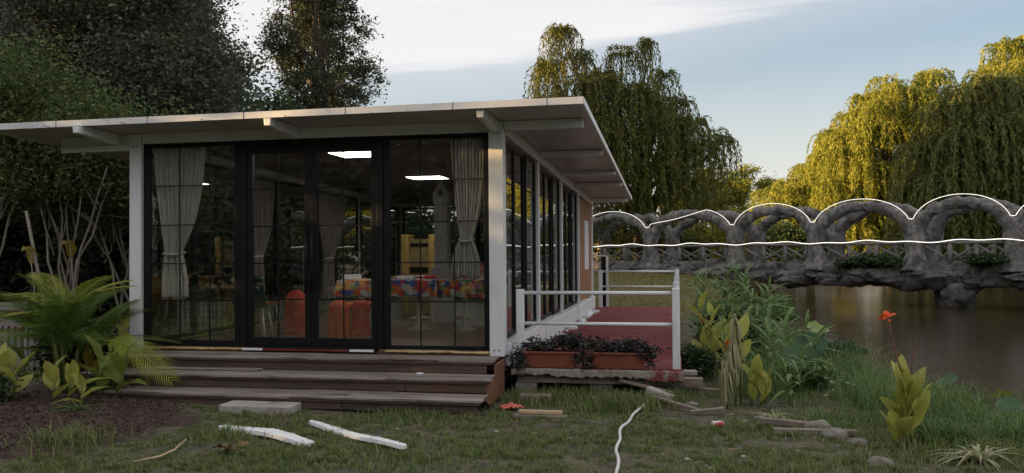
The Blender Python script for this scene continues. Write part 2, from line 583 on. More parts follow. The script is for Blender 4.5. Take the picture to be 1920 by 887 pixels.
def vnoise(x, y, s, seed=0.0):
    return (np.sin(x * s * 1.7 + y * s * 0.9 + seed) + np.sin(y * s * 2.3 - x * s * 1.1 + seed * 2.1 + 1.3)
            + np.sin(x * s * 3.9 + seed + 2.2 + np.sin(y * s * 2.9)) * .6 + np.sin(y * s * 4.7 + x * s * 2.3 + 4 + seed) * .4) / 3.0


def height(x, y):
    x, y = np.asarray(x, float), np.asarray(y, float)
    xs = np.interp(y, SH_Y, SH_X)
    land = 0.018 * vnoise(x, y, 1.3) + 0.012 * vnoise(x, y, 4.2, 3.)
    land = land + 0.62 * sstep(21, 39, y) * sstep(3.5, -2, x - xs + 2)
    d = x - xs
    bank = -0.40 * sstep(-1.7, 0.0, d) - 0.9 * sstep(0, 2.2, d)
    near = land + bank
    far = -1.3 + 1.75 * sstep(54.5, 60, y + 0.8 * vnoise(x, y, .2))
    right = -1.3 + 1.8 * sstep(52, 58, x)
    lake = np.maximum(far, right)
    h = np.where(d > 0, np.maximum(near, np.where(d > 2.2, lake, -9)), near)
    h = np.where(y > 52, np.maximum(h, far), h)
    # mulch bed on the left
    h = h + 0.07 * sstep(1.6, 0.3, np.hypot((x + 6.3) / 1.5, (y - 7.5) / 1.3))
    return h


gx = np.unique(np.round(np.concatenate([np.linspace(-600, -40, 12), np.arange(-40, -10, 1.2), np.arange(-10, 6.5, .13), np.arange(6.5, 62, 1.3), np.linspace(62, 600, 12)]), 3))
gy = np.unique(np.round(np.concatenate([np.linspace(-300, -20, 8), np.arange(-20, 3.5, 1.0), np.arange(3.5, 15, .13), np.arange(15, 64, .7), np.linspace(64, 900, 16)]), 3))
GX, GY = np.meshgrid(gx, gy)
GZ = height(GX, GY)
nx, ny = len(gx), len(gy)
ii = (np.arange(ny - 1)[:, None] * nx + np.arange(nx - 1)[None, :]).ravel()
gf = np.stack([ii, ii + 1, ii + 1 + nx, ii + nx], 1)
M_ground = mat('grassy_soil', (.05, .05, .028), (.135, .12, .078), 6.0, .95, 1.0, 40, lo=.4, hi=.6, c3=(.10, .082, .055), c3scale=1.1, c3lo=.54, c3hi=.68)
ground = link_mesh('ground', np_mesh('ground', np.stack([GX, GY, GZ], -1).reshape(-1, 3), gf, True), M_ground)
tag(ground, kind='structure')


def ground_z(x, y):
    return float(height(x, y))


wm = bpy.data.materials.new('pond_water')
wm.use_nodes = True
t = wm.node_tree
b = t.nodes['Principled BSDF']
b.inputs['Base Color'].default_value = (.050, .038, .024, 1)
b.inputs['Roughness'].default_value = .06
b.inputs['IOR'].default_value = 1.33
co = N(t, 'ShaderNodeTexCoord')
mpw = N(t, 'ShaderNodeMapping')
mpw.inputs['Scale'].default_value = (1.0, 1.7, 1)
mpw.inputs['Rotation'].default_value = (0, 0, R(-12))
t.links.new(co.outputs['Object'], mpw.inputs[0])
w1 = N(t, 'ShaderNodeTexNoise', i_Scale=5.5, i_Detail=4.0, i_Roughness=.6)
t.links.new(mpw.outputs[0], w1.inputs['Vector'])
w2 = N(t, 'ShaderNodeTexNoise', i_Scale=.25, i_Detail=2.0)
t.links.new(mpw.outputs[0], w2.inputs['Vector'])
amp = math_node(t, 'MULTIPLY', w1.outputs['Fac'], math_node(t, 'ADD', math_node(t, 'MULTIPLY', w2.outputs['Fac'], 1.3), .15))
bp = N(t, 'ShaderNodeBump', i_Strength=.15, i_Distance=.05)
t.links.new(amp, bp.inputs['Height'])
t.links.new(bp.outputs[0], b.inputs['Normal'])
me = bpy.data.meshes.new('water')
me.from_pydata([(1, 3, -.4), (70, 3, -.4), (70, 70, -.4), (-2, 70, -.4)], [], [(0, 1, 2, 3)])
tag(link_mesh('water', me, wm), kind='structure')

n = 900  # small pale quads that paint sparkle onto the water by the bank
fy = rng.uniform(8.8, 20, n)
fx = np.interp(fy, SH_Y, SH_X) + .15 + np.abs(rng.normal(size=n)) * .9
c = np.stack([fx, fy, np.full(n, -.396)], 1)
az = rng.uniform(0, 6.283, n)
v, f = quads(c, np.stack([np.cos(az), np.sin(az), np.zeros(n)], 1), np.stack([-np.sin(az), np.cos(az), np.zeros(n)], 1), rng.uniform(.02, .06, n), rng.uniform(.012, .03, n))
tag(link_mesh('sparkle_flecks', np_mesh('sparkle_flecks', v, f), leaf_mat('sparkle_fleck_tones', [(.16, .14, .09), (.30, .27, .20), (.12, .13, .05)], .2, .6)), 'pale flecks laid on the pond along the bank as painted sparkle', 'painted sparkle', kind='stuff')
# mulch soil: dark bed sheet + chips
u = np.linspace(-1, 1, 60)
BX, BY = np.meshgrid(-6.35 + 1.95 * u, 7.0 + 1.6 * u)
bedm = np.hypot((BX + 6.35) / 1.9, (BY - 7.0) / 1.55) + .10 * vnoise(BX, BY, 2.4)
BZ = height(BX, BY) + .035 * sstep(1.0, .75, bedm) - .06 * sstep(.93, 1.02, bedm) + .02 * vnoise(BX, BY, 7., 2)
ii = (np.arange(59)[:, None] * 60 + np.arange(59)[None, :]).ravel()
M_bed = mat('bark_mulch', (.034, .023, .018), (.078, .046, .036), 9, .95, .8, 40)
tag(link_mesh('mulch_bed', np_mesh('mulch_bed', np.stack([BX, BY, BZ], -1).reshape(-1, 3), np.stack([ii, ii + 1, ii + 61, ii + 60], 1), True), M_bed), kind='structure')
n = 9000
a = rng.uniform(0, 2 * math.pi, n)
q = np.sqrt(rng.random(n)) * rng.uniform(.8, 1.06, n)
cx, cy = -6.35 + 1.85 * q * np.cos(a), 7.0 + 1.5 * q * np.sin(a)
c = np.stack([cx, cy, height(cx, cy) + .035 + rng.uniform(0, .02, n)], 1)
ax = unit(rng.normal(size=(n, 3)) * [1, 1, .35])
sdv = unit(np.cross(ax, unit(rng.normal(size=(n, 3)) * [.5, .5, 1])))
v, f = quads(c, ax, sdv, rng.uniform(.015, .06, n), rng.uniform(.008, .022, n))
tag(link_mesh('mulch_chips', np_mesh('mulch_chips', v, f), L_mulch), 'reddish brown bark chips spread over the planting bed', 'mulch', kind='stuff')


def grass(name, label, pts, hgt, wid, m, lean=.6):
    n = len(pts)
    base = np.stack([pts[:, 0], pts[:, 1], height(pts[:, 0], pts[:, 1]) - .004], 1)
    az = rng.uniform(0, 2 * math.pi, n)
    d = np.stack([np.cos(az), np.sin(az), np.zeros(n)], 1)
    s = np.stack([-np.sin(az), np.cos(az), np.zeros(n)], 1)
    L = (hgt * rng.uniform(.5, 1.3, n))[:, None]
    k = rng.uniform(.15, lean, n)[:, None]
    w = (wid * rng.uniform(.7, 1.3, n))[:, None]
    tip = base + d * L * k * 1.3 + np.array([0, 0, 1.]) * L * (1 - .35 * k)
    mid = base + d * L * k * .45 + np.array([0, 0, 1.]) * L * .55
    v = np.stack([base - s * w * .5, base + s * w * .5, mid + s * w * .4, tip, mid - s * w * .4], 1).reshape(-1, 3)
    o5 = 5 * np.arange(n)[:, None]
    f = np.concatenate([o5 + np.array([0, 1, 2]), o5 + np.array([0, 2, 4]), o5 + np.array([4, 2, 3])])
    return tag(link_mesh(name, np_mesh(name, v, f), m), label, 'grass', kind='stuff')


nt_ = 21000
tx, ty_ = rng.uniform(-5.2, 4.4, nt_), 5.2 + 5.2 * rng.random(nt_) ** 1.15
prob = np.clip(.50 + .55 * vnoise(tx, ty_, 2.1, .5) + .35 * vnoise(tx, ty_, .8, 2.) + .25 * vnoise(tx, ty_, 6., 1.), .10, 1)
inbed = np.hypot((tx + 6.35) / 1.9, (ty_ - 7.0) / 1.55) < 1.0
under = (tx > -6.5) & (tx < -1.85) & (ty_ > 8.1)
deckz = (tx > -2) & (tx < -.0) & (ty_ > 9.5)
dirt = (np.hypot((tx - .7) / 1.3, (ty_ - 8.9) / .8) < 1) & (rng.random(nt_) < .85)
wet = tx > np.interp(ty_, SH_Y, SH_X) - .1
keep = (rng.random(nt_) < prob) & ~(inbed | under | deckz | wet | dirt)
tx, ty_ = tx[keep], ty_[keep]
cnt = rng.integers(8, 34, len(tx))
th_ = rng.uniform(.022, .062, len(tx)) * (1 + .5 * np.clip(vnoise(tx, ty_, 1.7, 1.), -1, 1))
pts = np.repeat(np.stack([tx, ty_], 1), cnt, 0) + rng.normal(size=(cnt.sum(), 2)) * np.repeat(rng.uniform(.012, .035, len(tx)), cnt)[:, None]
grass('grass', 'short patchy green grass in front of the wooden steps', pts, np.repeat(th_, cnt), .006, L_grass, .9)
# taller tufts
cl = [(-.55, 8.75, .32, 900, .17), (-1.5, 9.1, .4, 700, .12), (-2.6, 8.05, .5, 800, .10), (-1.0, 9.35, .5, 600, .13), (-3.9, 6.9, .3, 300, .1), (-5.0, 6.3, .35, 500, .16),
      (-.1, 9.3, .3, 500, .15), (2.3, 7.5, .6, 2200, .12), (1.3, 8.2, .6, 900, .10), (3.0, 7.6, .6, 1600, .12), (-2.1, 6.4, .6, 500, .09), (.7, 6.4, .8, 600, .09)]
pp, hh = [], []
for x, y, r, k, h in cl:
    p = rng.normal(size=(k, 2)) * r * .55 + [x, y]
    pp.append(p)
    hh.append(np.full(k, h))
grass('tall_grass', 'taller grass tufts around the deck edge and pond bank', np.concatenate(pp), np.concatenate(hh), .009, L_grass, .8)
n = 60000
lx, ly = rng.uniform(-6, 3.6, n), rng.uniform(20.3, 46, n)
keep = lx < np.interp(ly, SH_Y, SH_X) - .4
pts = np.stack([lx, ly], 1)[keep]
grass('lawn_grass', 'dry yellowish lawn beyond the red deck, before the stone bridge', pts, .07 + .03 * vnoise(pts[:, 0], pts[:, 1], 1.2), .02, L_lawn, 1.0)
n = 26000
lx, ly = rng.uniform(-16, -6.8, n), rng.uniform(9.5, 22, n)
grass('lawn_grass', 'shaded rough grass under the trees left of the pavilion', np.stack([lx, ly], 1), np.full(n, .08), .02, L_grass, .9)
n = 26000
lx, ly = rng.uniform(-16, 6, n), rng.uniform(-9, 5, n)
grass('lawn_grass', 'grass behind the viewer, mirrored in the glass front', np.stack([lx, ly], 1)[np.hypot(lx, ly) > 1.2], .08, .02, L_grass, .9)

# ------------------------------------------------------------------ the glass pavilion
XL, XR, YF, YB, ZF = -6.62, -1.93, 9.40, 19.62, 0.46
pav = thing('glass_pavilion', 'single storey white steel and black framed glass pavilion with flat overhanging roof', 'pavilion', ((XL + XR) / 2, YF, 0))
PX, PY = (XL + XR) / 2, YF


def ppart(name, mb, m, parent=None, bevel=0.0):
    o = mb.build(name, m, None, bevel)
    for vtx in o.data.vertices:
        vtx.co.x -= PX
        vtx.co.y -= PY
    o.parent = parent or pav
    return o


def pbox(name, m, x0, x1, y0, y1, z0, z1, parent=None, bevel=.004):
    return ppart(name, MB().box(x0, x1, y0, y1, z0, z1), m, parent, bevel)


def ztop(x, y):
    return 3.17 - (y - 8.58) * 0.026


RF = [(-8.12, 8.74), (-.93, 8.58), (-1.06, 20.15), (-8.2, 20.3)]
mb = MB()
vs = [(x, y, ztop(x, y) - .012) for x, y in RF] + [(x, y, ztop(x, y) - .058) for x, y in RF]
mb.add(vs, [(3, 2, 1, 0)[::-1], (7, 6, 5, 4)] + [(i, 4 + i, 4 + (i + 1) % 4, (i + 1) % 4) for i in range(4)])
ppart('roof', mb, M_soffit)
for i in range(4):          # folded metal edge, standing 4 mm proud of the panel
    (x0, y0), (x1, y1) = RF[i], RF[(i + 1) % 4]
    d = Vector((x1 - x0, y1 - y0, 0)).normalized()
    nn = Vector((d.y, -d.x, 0)) * .006
    mb = MB()
    p = []
    for (x, y) in ((x0, y0), (x1, y1)):
        for off, dz in ((nn, 0), (nn, -.072), (-nn * 3, -.072), (-nn * 3, 0)):
            p.append((x + off.x, y + off.y, ztop(x, y) + dz))
    mb.add(p, [(0, 1, 2, 3), (7, 6, 5, 4), (0, 4, 5, 1), (1, 5, 6, 2), (2, 6, 7, 3), (3, 7, 4, 0)])
    ppart('roof_edge', mb, M_fascia)
for x in (-7.1, -5.9, -4.7, -3.5, -2.3, -1.3):      # joints of the folded edge along the front
    yy = 8.74 - (x + 8.12) / 7.19 * .16
    pbox('edge_joint', M_black, x - .003, x + .003, yy - .0085, yy + .004, ztop(x, yy) - .0715, ztop(x, yy) - .0005, None, 0)
# roof panel joints seen from below
for x in (-7.2, -6.2, -5.2, -4.2, -3.2, -2.2, -1.45):
    mb = MB()
    p = []
    for y in (8.62, 20.1):
        for dx, dz in ((-.012, -.06), (.012, -.06), (.012, -.064), (-.012, -.064)):
            p.append((x + dx, y, ztop(x, y) + dz))
    mb.add(p, [(0, 1, 2, 3), (7, 6, 5, 4), (0, 4, 5, 1), (1, 5, 6, 2), (2, 6, 7, 3), (3, 7, 4, 0)])
    ppart('panel_joint', mb, M_soffit)


def beam(name, a, b, w, h, m=M_white, taper=1.0):
    """steel box beam from a to b (top centre line), w wide, h deep"""
    a, b = Vector(a), Vector(b)
    d = (b - a).normalized()
    s = Vector((d.y, -d.x, 0)).normalized() * w / 2
    p = []
    for q, k in ((a, 1.0), (b, taper)):
        for sg, dz in ((1, 0), (1, -h * k), (-1, -h * k), (-1, 0)):
            p.append(q + s * sg * (1 if dz == 0 else .82 if taper != 1 else 1) + Vector((0, 0, dz)))
    return ppart(name, MB().add(p, [(0, 1, 2, 3), (7, 6, 5, 4), (0, 4, 5, 1), (1, 5, 6, 2), (2, 6, 7, 3), (3, 7, 4, 0)]), m, None, .004)


ZB = 2.965
side_posts = [11.92, 14.38, 16.86]
beam('beam', (XL + .17, YF + .06, 3.088), (XR - .17, YF + .06, 3.088), .12, 3.088 - ZB)
beam('beam', (XL + .17, YB - .06, 2.84), (XR - .17, YB - .06, 2.84), .12, .14)
for x in (XR - .06, XL + .06):
    p = []
    for y in (YF + .17, YB - .14):
        zt = ztop(x, y) - .062
        for sx_, dz in ((.06, 0), (.06, -.13 - .002 * (y - YF)), (-.06, -.13 - .002 * (y - YF)), (-.06, 0)):
            p.append((x + sx_, y, zt + dz))
    ppart('beam', MB().add(p, [(0, 1, 2, 3), (7, 6, 5, 4), (0, 4, 5, 1), (1, 5, 6, 2), (2, 6, 7, 3), (3, 7, 4, 0)]), M_white, None, .004)
# posts
for (x0, x1, y0, y1) in [(XL, XL + .155, YF - .012, YF + .15), (XR - .165, XR, YF - .012, YF + .15), (XR - .14, XR, YB - .14, YB), (XL, XL + .14, YB - .14, YB)]:
    front = y0 < 10
    po = pbox('post', M_white, x0, x1, y0, y1, ZF - .03, (3.085 if front and x0 < -5 else 2.985 if front else 2.72))
    if front:
        xc = (x0 + x1) / 2
        for z in ((.50, 2.945) if x0 > -3 else (.50, 2.93)):
            for dx in (-.028, .028):
                ppart('bolt', MB().tube([(xc + dx, y0 - .006, z), (xc + dx, y0 + .01, z)], .009, 8), M_black, po)
pbox('beam_plate', M_white, XR - .16, XR - .002, YF - .002, YF + .15, 2.987, 3.085)
for y in side_posts:
    for x0, x1 in ((XR - .09, XR), (XL, XL + .09)):
        pbox('post', M_white, x0, x1, y - .05, y + .05, ZF + .12, ztop(x0, y) - .20)
# rafters towards the viewer
for xa in (-6.80, -4.42, -2.02):
    o = beam('rafter', (xa, YF - .005, ztop(xa, YF) - .062), (xa, 8.66, ztop(xa, 8.66) - .062), .085, .13, M_white, .72)
# outriggers over the side deck and on the far side
for y, h in ((YF + .075, .10), (11.92, .075), (14.38, .07), (16.2, .075), (19.5, .10)):
    beam('outrigger', (XR + .004, y, ztop(-1, y) - .062), (-1.03 if y < 19 else -1.12, y, ztop(-1, y) - .062), .07, h)
for y in (YF + .075, 11.92, 14.38, 16.86, 19.5):
    beam('outrigger', (XL - .004, y, ztop(-7, y) - .062), (-7.6, y, ztop(-7, y) - .062), .08, .12 if y < 10 else .08)
    if y < 10:
        beam('outrigger', (XL - .004, y - .03, ztop(-7, y) - .185), (-7.6, y - .03, ztop(-7, y) - .185), .06, .075)
# floor slab, ceiling, yellow sealing foam
pbox('floor', M_floor, XL + .01, XR - .01, YF + .03, YB - .03, .26, ZF, None, 0)
mb = MB()
p = []
for y in (YF + .16, YB - .15):
    for x in (XL + .13, XR - .13):
        p += [(x, y, ztop(x, y) - .085), (x, y, ztop(x, y) - .105)]
mb.add(p, [(0, 2, 6, 4), (1, 5, 7, 3), (0, 1, 3, 2), (4, 6, 7, 5), (0, 4, 5, 1), (2, 3, 7, 6)])
ppart('ceiling', mb, M_ceil)
for x0, x1 in ((XL + .17, -5.05), (-3.33, XR - .17)):
    mb = MB()
    k = int((x1 - x0) / .05)
    pts = [(x0 + (x1 - x0) * i / k, YF - .012 + random.uniform(-.006, .006), ZF + .012 + random.uniform(-.004, .004)) for i in range(k + 1)]
    mb.tube(pts, [random.uniform(.011, .019) for _ in pts], 6)
    ppart('sealing_foam', mb, M_seam)
for pos in ((-4.385, 11.25), (-4.26, 14.25)):
    zc_ = ztop(*pos) - .106
    fr = pbox('ceiling_light', M_white, pos[0] - .33, pos[0] + .33, pos[1] - .33, pos[1] + .33, zc_ - .016, zc_)
    pbox('diffuser', M_panel_light, pos[0] - .30, pos[0] + .30, pos[1] - .30, pos[1] + .30, zc_ - .021, zc_ - .0165, fr, 0)


def plane_fn(side):
    if side == 'front':
        return lambda s, d, z: (s, YF + .04 + d, z)
    if side == 'right':
        return lambda s, d, z: (XR - .04 - d, s, z)
    if side == 'left':
        return lambda s, d, z: (XL + .04 + d, s, z)
    return lambda s, d, z: (s, YB - .04 - d, z)


def obox(mb, fn, s0, s1, d0, d1, z0, z1):
    a, b = fn(s0, d0, z0), fn(s1, d1, z1)
    return mb.box(min(a[0], b[0]), max(a[0], b[0]), min(a[1], b[1]), max(a[1], b[1]), min(a[2], b[2]), max(a[2], b[2]))


def window(side, s0, s1, z0, z1, fw=.07, fwz=None, vbars=(), hbars=(), name='window', dep=.0, depth=.05):
    fn = plane_fn(side)
    fwz = fwz or (fw, fw)
    mb = MB()
    d0, d1 = dep, dep + depth
    obox(mb, fn, s0, s0 + fw, d0, d1, z0, z1)
    obox(mb, fn, s1 - fw, s1, d0, d1, z0, z1)
    obox(mb, fn, s0 + fw, s1 - fw, d0 + .001, d1 - .001, z0, z0 + fwz[0])
    obox(mb, fn, s0 + fw, s1 - fw, d0 + .001, d1 - .001, z1 - fwz[1], z1)
    fr = ppart(name, mb, M_black, None, .003)
    dm = (d0 + d1) / 2
    mb = MB()
    obox(mb, fn, s0 + fw - .004, s1 - fw + .004, dm - .004, dm + .004, z0 + fwz[0] - .004, z1 - fwz[1] + .004)
    ppart('pane', mb, M_glass, fr)
    for s in vbars:
        mb = MB()
        obox(mb, fn, s - .007, s + .007, dm - .012, dm - .0045, z0 + fwz[0], z1 - fwz[1])
        ppart('glazing_bar', mb, M_black, fr)
    for z in hbars:
        mb = MB()
        obox(mb, fn, s0 + fw, s1 - fw, dm - .0135, dm - .0125, z - .007, z + .007) if False else obox(mb, fn, s0 + fw, s1 - fw, dm - .0145, dm - .0125, z - .007, z + .007)
        ppart('glazing_bar', mb, M_black, fr)
    return fr


HB = (1.04, 1.49, 1.96, 2.44)
ZW0, ZW1 = ZF + .03, 2.962
window('front', XL + .157, -5.16, ZW0, ZW1, .085, (.075, .05), (-5.98, -5.58), HB)
window('front', -3.36, XR - .167, ZW0, ZW1, .07, (.045, .05), (-2.92, -2.515), HB)
# door unit: heavy outer frame, two leaves
fn = plane_fn('front')
mb = MB()
obox(mb, fn, -5.157, -5.085, -.02, .055, ZW0, ZW1)
obox(mb, fn, -3.435, -3.363, -.02, .055, ZW0, ZW1)
obox(mb, fn, -5.085, -3.435, -.019, .054, 2.855, ZW1)
df = ppart('door_frame', mb, M_black, None, .003)
pbox('threshold', M_black, -5.08, -3.44, YF - .02, YF + .09, ZW0 - .028, ZW0 + .012)
pbox('door_strip', M_red, -4.85, -3.75, YF - .05, YF - .024, ZF + .001, ZF + .024)
for x0, x1 in ((-5.10, -4.84), (-3.75, -3.46)):
    pbox('door_strip', M_foam, x0, x1, YF - .052, YF - .022, ZF + .001, ZF + .027)
for s0, s1 in ((-5.082, -4.262), (-4.258, -3.438)):
    left = s0 < -5
    fr = window('front', s0, s1, ZW0 + .014, 2.852, .075, (.105, .055), ((s0 + s1) / 2 - .01,), (1.06, 1.49, 1.93, 2.38), 'door_leaf', -.005, .05)
    hx = s1 - .035 if left else s0 + .035
    h = MB().tube([(hx, YF - .03, 1.15), (hx, YF - .03, 1.95)], .014, 8)
    for z in (1.25, 1.85):
        h.tube([(hx, YF - .03, z), (hx, YF + .04, z)], .009, 6)
    ppart('handle', h, M_black, fr)
# side glazing: three bays right (the fourth is a brown wall), four left
ys = [YF + .155] + side_posts + [YB - .14]
for k in range(4):
    a, b_ = ys[k] + (.052 if k else .0), ys[k + 1] - (.052 if k < 3 else 0)
    zt = ztop(XR, (a + b_) / 2) - .062 - .13 - .002 * (b_ - YF) - .03
    if k < 3:
        w3 = (b_ - a) / 3
        for j in range(3):
            window('right', a + w3 * j + .001, a + w3 * (j + 1) - .001, ZF + .14, zt, .06, (.06, .05), (), (1.45, 1.96, 2.42) if j != 1 else (), 'window', .0 if j != 1 else .02, .045)
    else:
        wp = pbox('wall_panel', M_brown, XR - .075, XR - .035, a, b_, ZF + .14, zt + .02)
        pbox('notice_board', M_white, XR - .034, XR - .012, 18.05, 18.75, 1.22, 2.27, wp)
    w2 = (b_ - a) / 2
    for j in range(2):
        window('left', a + w2 * j + .001, a + w2 * (j + 1) - .001, ZF + .03, zt, .05, (.05, .05), ((a + w2 * (j + .5)),), (1.45, 1.96, 2.42), 'window', .0, .045)
# back wall: glazed on the left, solid on the right
for j in range(3):
    x0 = XL + .145 + j * .93
    window('back', x0, x0 + .928, ZF + .03, 2.69, .05, None, (x0 + .46,), (1.45, 1.96, 2.42), 'window', 0, .045)
pbox('wall_panel', M_brown, XL + .145 + 2.79, XR - .145, YB - .09, YB - .04, ZF + .002, 2.69)
pbox('wall_lining', mat('dark_lining', (.06, .05, .045), (.08, .065, .06), 3, .6), -3.2, XR - .15, 16.9, 16.98, ZF + .002, 2.74)
# white kerb with broken render along the side glazing
y = YF + .16
while y < YB - .1:
    L = random.uniform(.5, 1.3)
    L = min(L, YB - y)
    pbox('kerb', M_white, XR - .09, XR + random.uniform(.035, .075), y + .004, y + L - .006, .30, random.uniform(.565, .60), None, .012)
    y += L
mb = MB()
for i in range(34):
    yy = random.uniform(10.4, 18.5)
    s = random.uniform(.015, .05)
    M = Matrix.Translation((XR + random.uniform(.08, .18), yy, .30 + s * .5)) @ Matrix.Rotation(random.uniform(0, 3), 4, Vector((random.random(), random.random(), 1)).normalized())
    mb.box(-s * 1.6, s * 1.6, -s, s, -s * .5, s * .5, M)
tag(mb.build('render_crumbs', M_foam), 'white crumbs of broken render along the pavilion kerb on the red deck', 'rubble', kind='stuff')

# ------------------------------------------------------------------ wooden steps
st = thing('wooden_steps', 'three weathered plank steps leading up to the glass doors', 'steps', (-4.2, 8.6, 0))


def spart(name, m, x0, x1, y0, y1, z0, z1, rz=0.0, bevel=.004):
    c = Vector(((x0 + x1) / 2, (y0 + y1) / 2, (z0 + z1) / 2))
    hx, hy, hz = (x1 - x0) / 2, (y1 - y0) / 2, (z1 - z0) / 2
    return MB().box(-hx, hx, -hy, hy, -hz, hz).build(name, m, st, bevel, c - Vector((-4.2, 8.6, 0)), (random.uniform(-.004, .004), random.uniform(-.002, .002), rz))


def joints(x0, x1, k, seed):
    rr = random.Random(seed)
    xs_ = [x0] + sorted(x0 + (x1 - x0) * (i + rr.uniform(.3, .7)) / k for i in range(1, k)) + [x1] if k > 1 else [x0, x1]
    return xs_


tz = [.44, .293, .15]
ty = [(8.94, 9.385), (8.53, 8.96), (8.13, 8.55)]
txl = [-6.62, -6.66, -6.4]
txr = [-1.955, -1.90, -1.90]
for k in range(3):
    y0, y1 = ty[k]
    for r, (a, b_) in enumerate(((y0, y0 + .135), (y0 + .143, y0 + .285), (y0 + .293, y1))):
        js = joints(txl[k] + random.uniform(-.03, .03), txr[k] + (random.uniform(-.035, .0) if r else 0), 2 if (k + r) % 2 else 3, 10 * k + r)
        for i in range(len(js) - 1):
            dz = random.uniform(-.003, .003)
            spart('tread_plank', M_wood, js[i] + .003, js[i + 1] - .003, a, b_, tz[k] - .024 + dz, tz[k] + dz, random.uniform(-.0012, .0012))
    # riser boards under the nosing
    zlo = (tz[k + 1] + .002) if k < 2 else .02
    js = joints(txl[k] + .04, txr[k] - .08 + (.03 if k else 0), 2, 77 + k)
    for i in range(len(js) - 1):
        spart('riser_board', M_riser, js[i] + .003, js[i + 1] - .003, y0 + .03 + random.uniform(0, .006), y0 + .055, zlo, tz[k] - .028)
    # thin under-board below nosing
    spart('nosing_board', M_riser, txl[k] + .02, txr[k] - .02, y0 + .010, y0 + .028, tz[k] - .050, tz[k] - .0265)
spart('loose_plank', M_wood, -6.1, -4.6, 8.78, 8.90, tz[1] + .004, tz[1] + .024, .01)
# stepped side stringer on the right
prof = [(9.385, .02), (9.385, .40), (8.97, .40), (8.97, .253), (8.56, .253), (8.56, .11), (8.40, .11), (8.62, .02)]
M = Matrix(((0, 0, 1, 0), (1, 0, 0, 0), (0, 1, 0, 0), (0, 0, 0, 1)))
mb = MB().prism(prof, -1.955, -1.925, M)
o = mb.build('stringer', M_string, None, .003)
for vtx in o.data.vertices:
    vtx.co -= Vector((-4.2, 8.6, 0))
o.parent = st
for x in (-2.1, -3.9, -5.5):
    spart('support_block', M_oldtim, x - .12, x + .08, 8.2, 8.4, -.06, .018)

# ------------------------------------------------------------------ side deck and railings
dk = thing('side_deck', 'red painted concrete deck along the pavilion with a crumbling pale lip', 'deck', (-1.0, 9.5, 0))


def dpart(name, mb, m, bevel=0.0, parent=None):
    o = mb.build(name, m, None, bevel)
    for vtx in o.data.vertices:
        vtx.co -= Vector((-1.0, 9.5, 0))
    o.parent = parent or dk
    return o


dpart('slab', MB().box(XR + .002, .02, 9.56, 20.3, .20, .297), M_red)
# ragged front lip
mb = MB()
xs_ = np.linspace(XR + .06, .045, 60)
vs, fs = [], []
for i, x in enumerate(xs_):
    top = .292 + random.uniform(-.006, .004)
    bot = .20 + random.uniform(-.016, .012) + (.02 if x < -1.4 else 0) - (.03 if x > -.35 else 0)
    yf = 9.50 + random.uniform(-.012, .012)
    vs += [(x, 9.585, top), (x, yf + .012, top - .004), (x, yf, top - .018), (x, yf + .004, bot + .012), (x, yf + .02, bot), (x, 9.585, bot)]
for i in range(59):
    for k in range(5):
        fs.append((i * 6 + k, i * 6 + k + 1, (i + 1) * 6 + k + 1, (i + 1) * 6 + k))
fs += [tuple(range(5, -1, -1)), tuple(59 * 6 + k for k in range(6))]
mb.add(vs, fs)
dpart('lip', mb, M_conc)
for y0, y1, z0, z1, x0, x1 in ((9.62, 9.74, .115, .198, XR + .1, .25), (10.9, 11.05, .09, .198, XR + .1, .2), (9.75, 20.2, .08, .197, -.22, -.10), (9.75, 20.2, .08, .197, XR + .12, XR + .24)):
    dpart('joist', MB().box(x0, x1, y0, y1, z0, z1), M_oldtim, .004)
for k in range(5):
    y = 12.4 + 1.8 * k
    dpart('support_block', MB().box(-.3, -.08, y, y + .2, -.05, .079), M_stone, .01)

rl = thing('deck_railing', 'white painted post and two bar railing round the red deck', 'railing', (-.9, 9.65, .3))


def rpart(name, mb, m, bevel=0.0, parent=None):
    o = mb.build(name, m, None, bevel)
    for vtx in o.data.vertices:
        vtx.co -= Vector((-.9, 9.65, .3))
    o.parent = parent or rl
    return o


rail_y = [9.65, 11.7, 13.8, 15.9, 18.0, 20.0]
posts = [(-.035, y) for y in rail_y] + [(-1.79, 9.65), (-1.80, 20.0)]
for x, y in posts:
    h = 1.19 if x > -1 else 1.175
    po = rpart('railing_post', MB().box(x - .042, x + .042, y - .042, y + .042, .299 if y > 9.7 else .255, h), M_white, .007)
    if y < 9.7:
        for i in range(5):
            mbp = MB().tube([(x - .04 + i * .02 + random.uniform(-.004, .004), y - .05, .26), (x - .04 + i * .02, y - .05, .15 + random.uniform(0, .05))], .003, 5)
            if x > -1:
                rpart('paint_drip', mbp, M_white, 0, po)
for y in (9.65, 20.0):
    for z in (1.135, .785):
        rpart('rail', MB().tube([(-1.75, y, z), (-.075, y, z)], .021, 10), M_white)
for i in range(5):
    for z in (1.10, .785):
        rpart('rail', MB().tube([(-.035, rail_y[i] + .04, z), (-.035, rail_y[i + 1] - .04, z)], .021, 8), M_white)
# small dark gate frame at the far left corner
gt = thing('dark_gate', 'narrow dark gate with white edge at the far end of the red deck', 'gate', (-1.72, 20.35, .1))
MB().box(-.09, .02, -.02, .02, .2, 1.38).build('gate_panel', M_black, gt, .003)
MB().box(.022, .075, -.025, .025, .0, 1.40).build('gate_post', M_white, gt, .004)
MB().box(-.20, .02, -.025, .025, 1.385, 1.42).build('gate_bar', M_white, gt, .004)

# ------------------------------------------------------------------ inside the pavilion
M_curtain_in = mat('grey_curtain', (.22, .20, .19), (.30, .28, .26), 3, .85, .15, 60, stretch=(6, 6, 1))


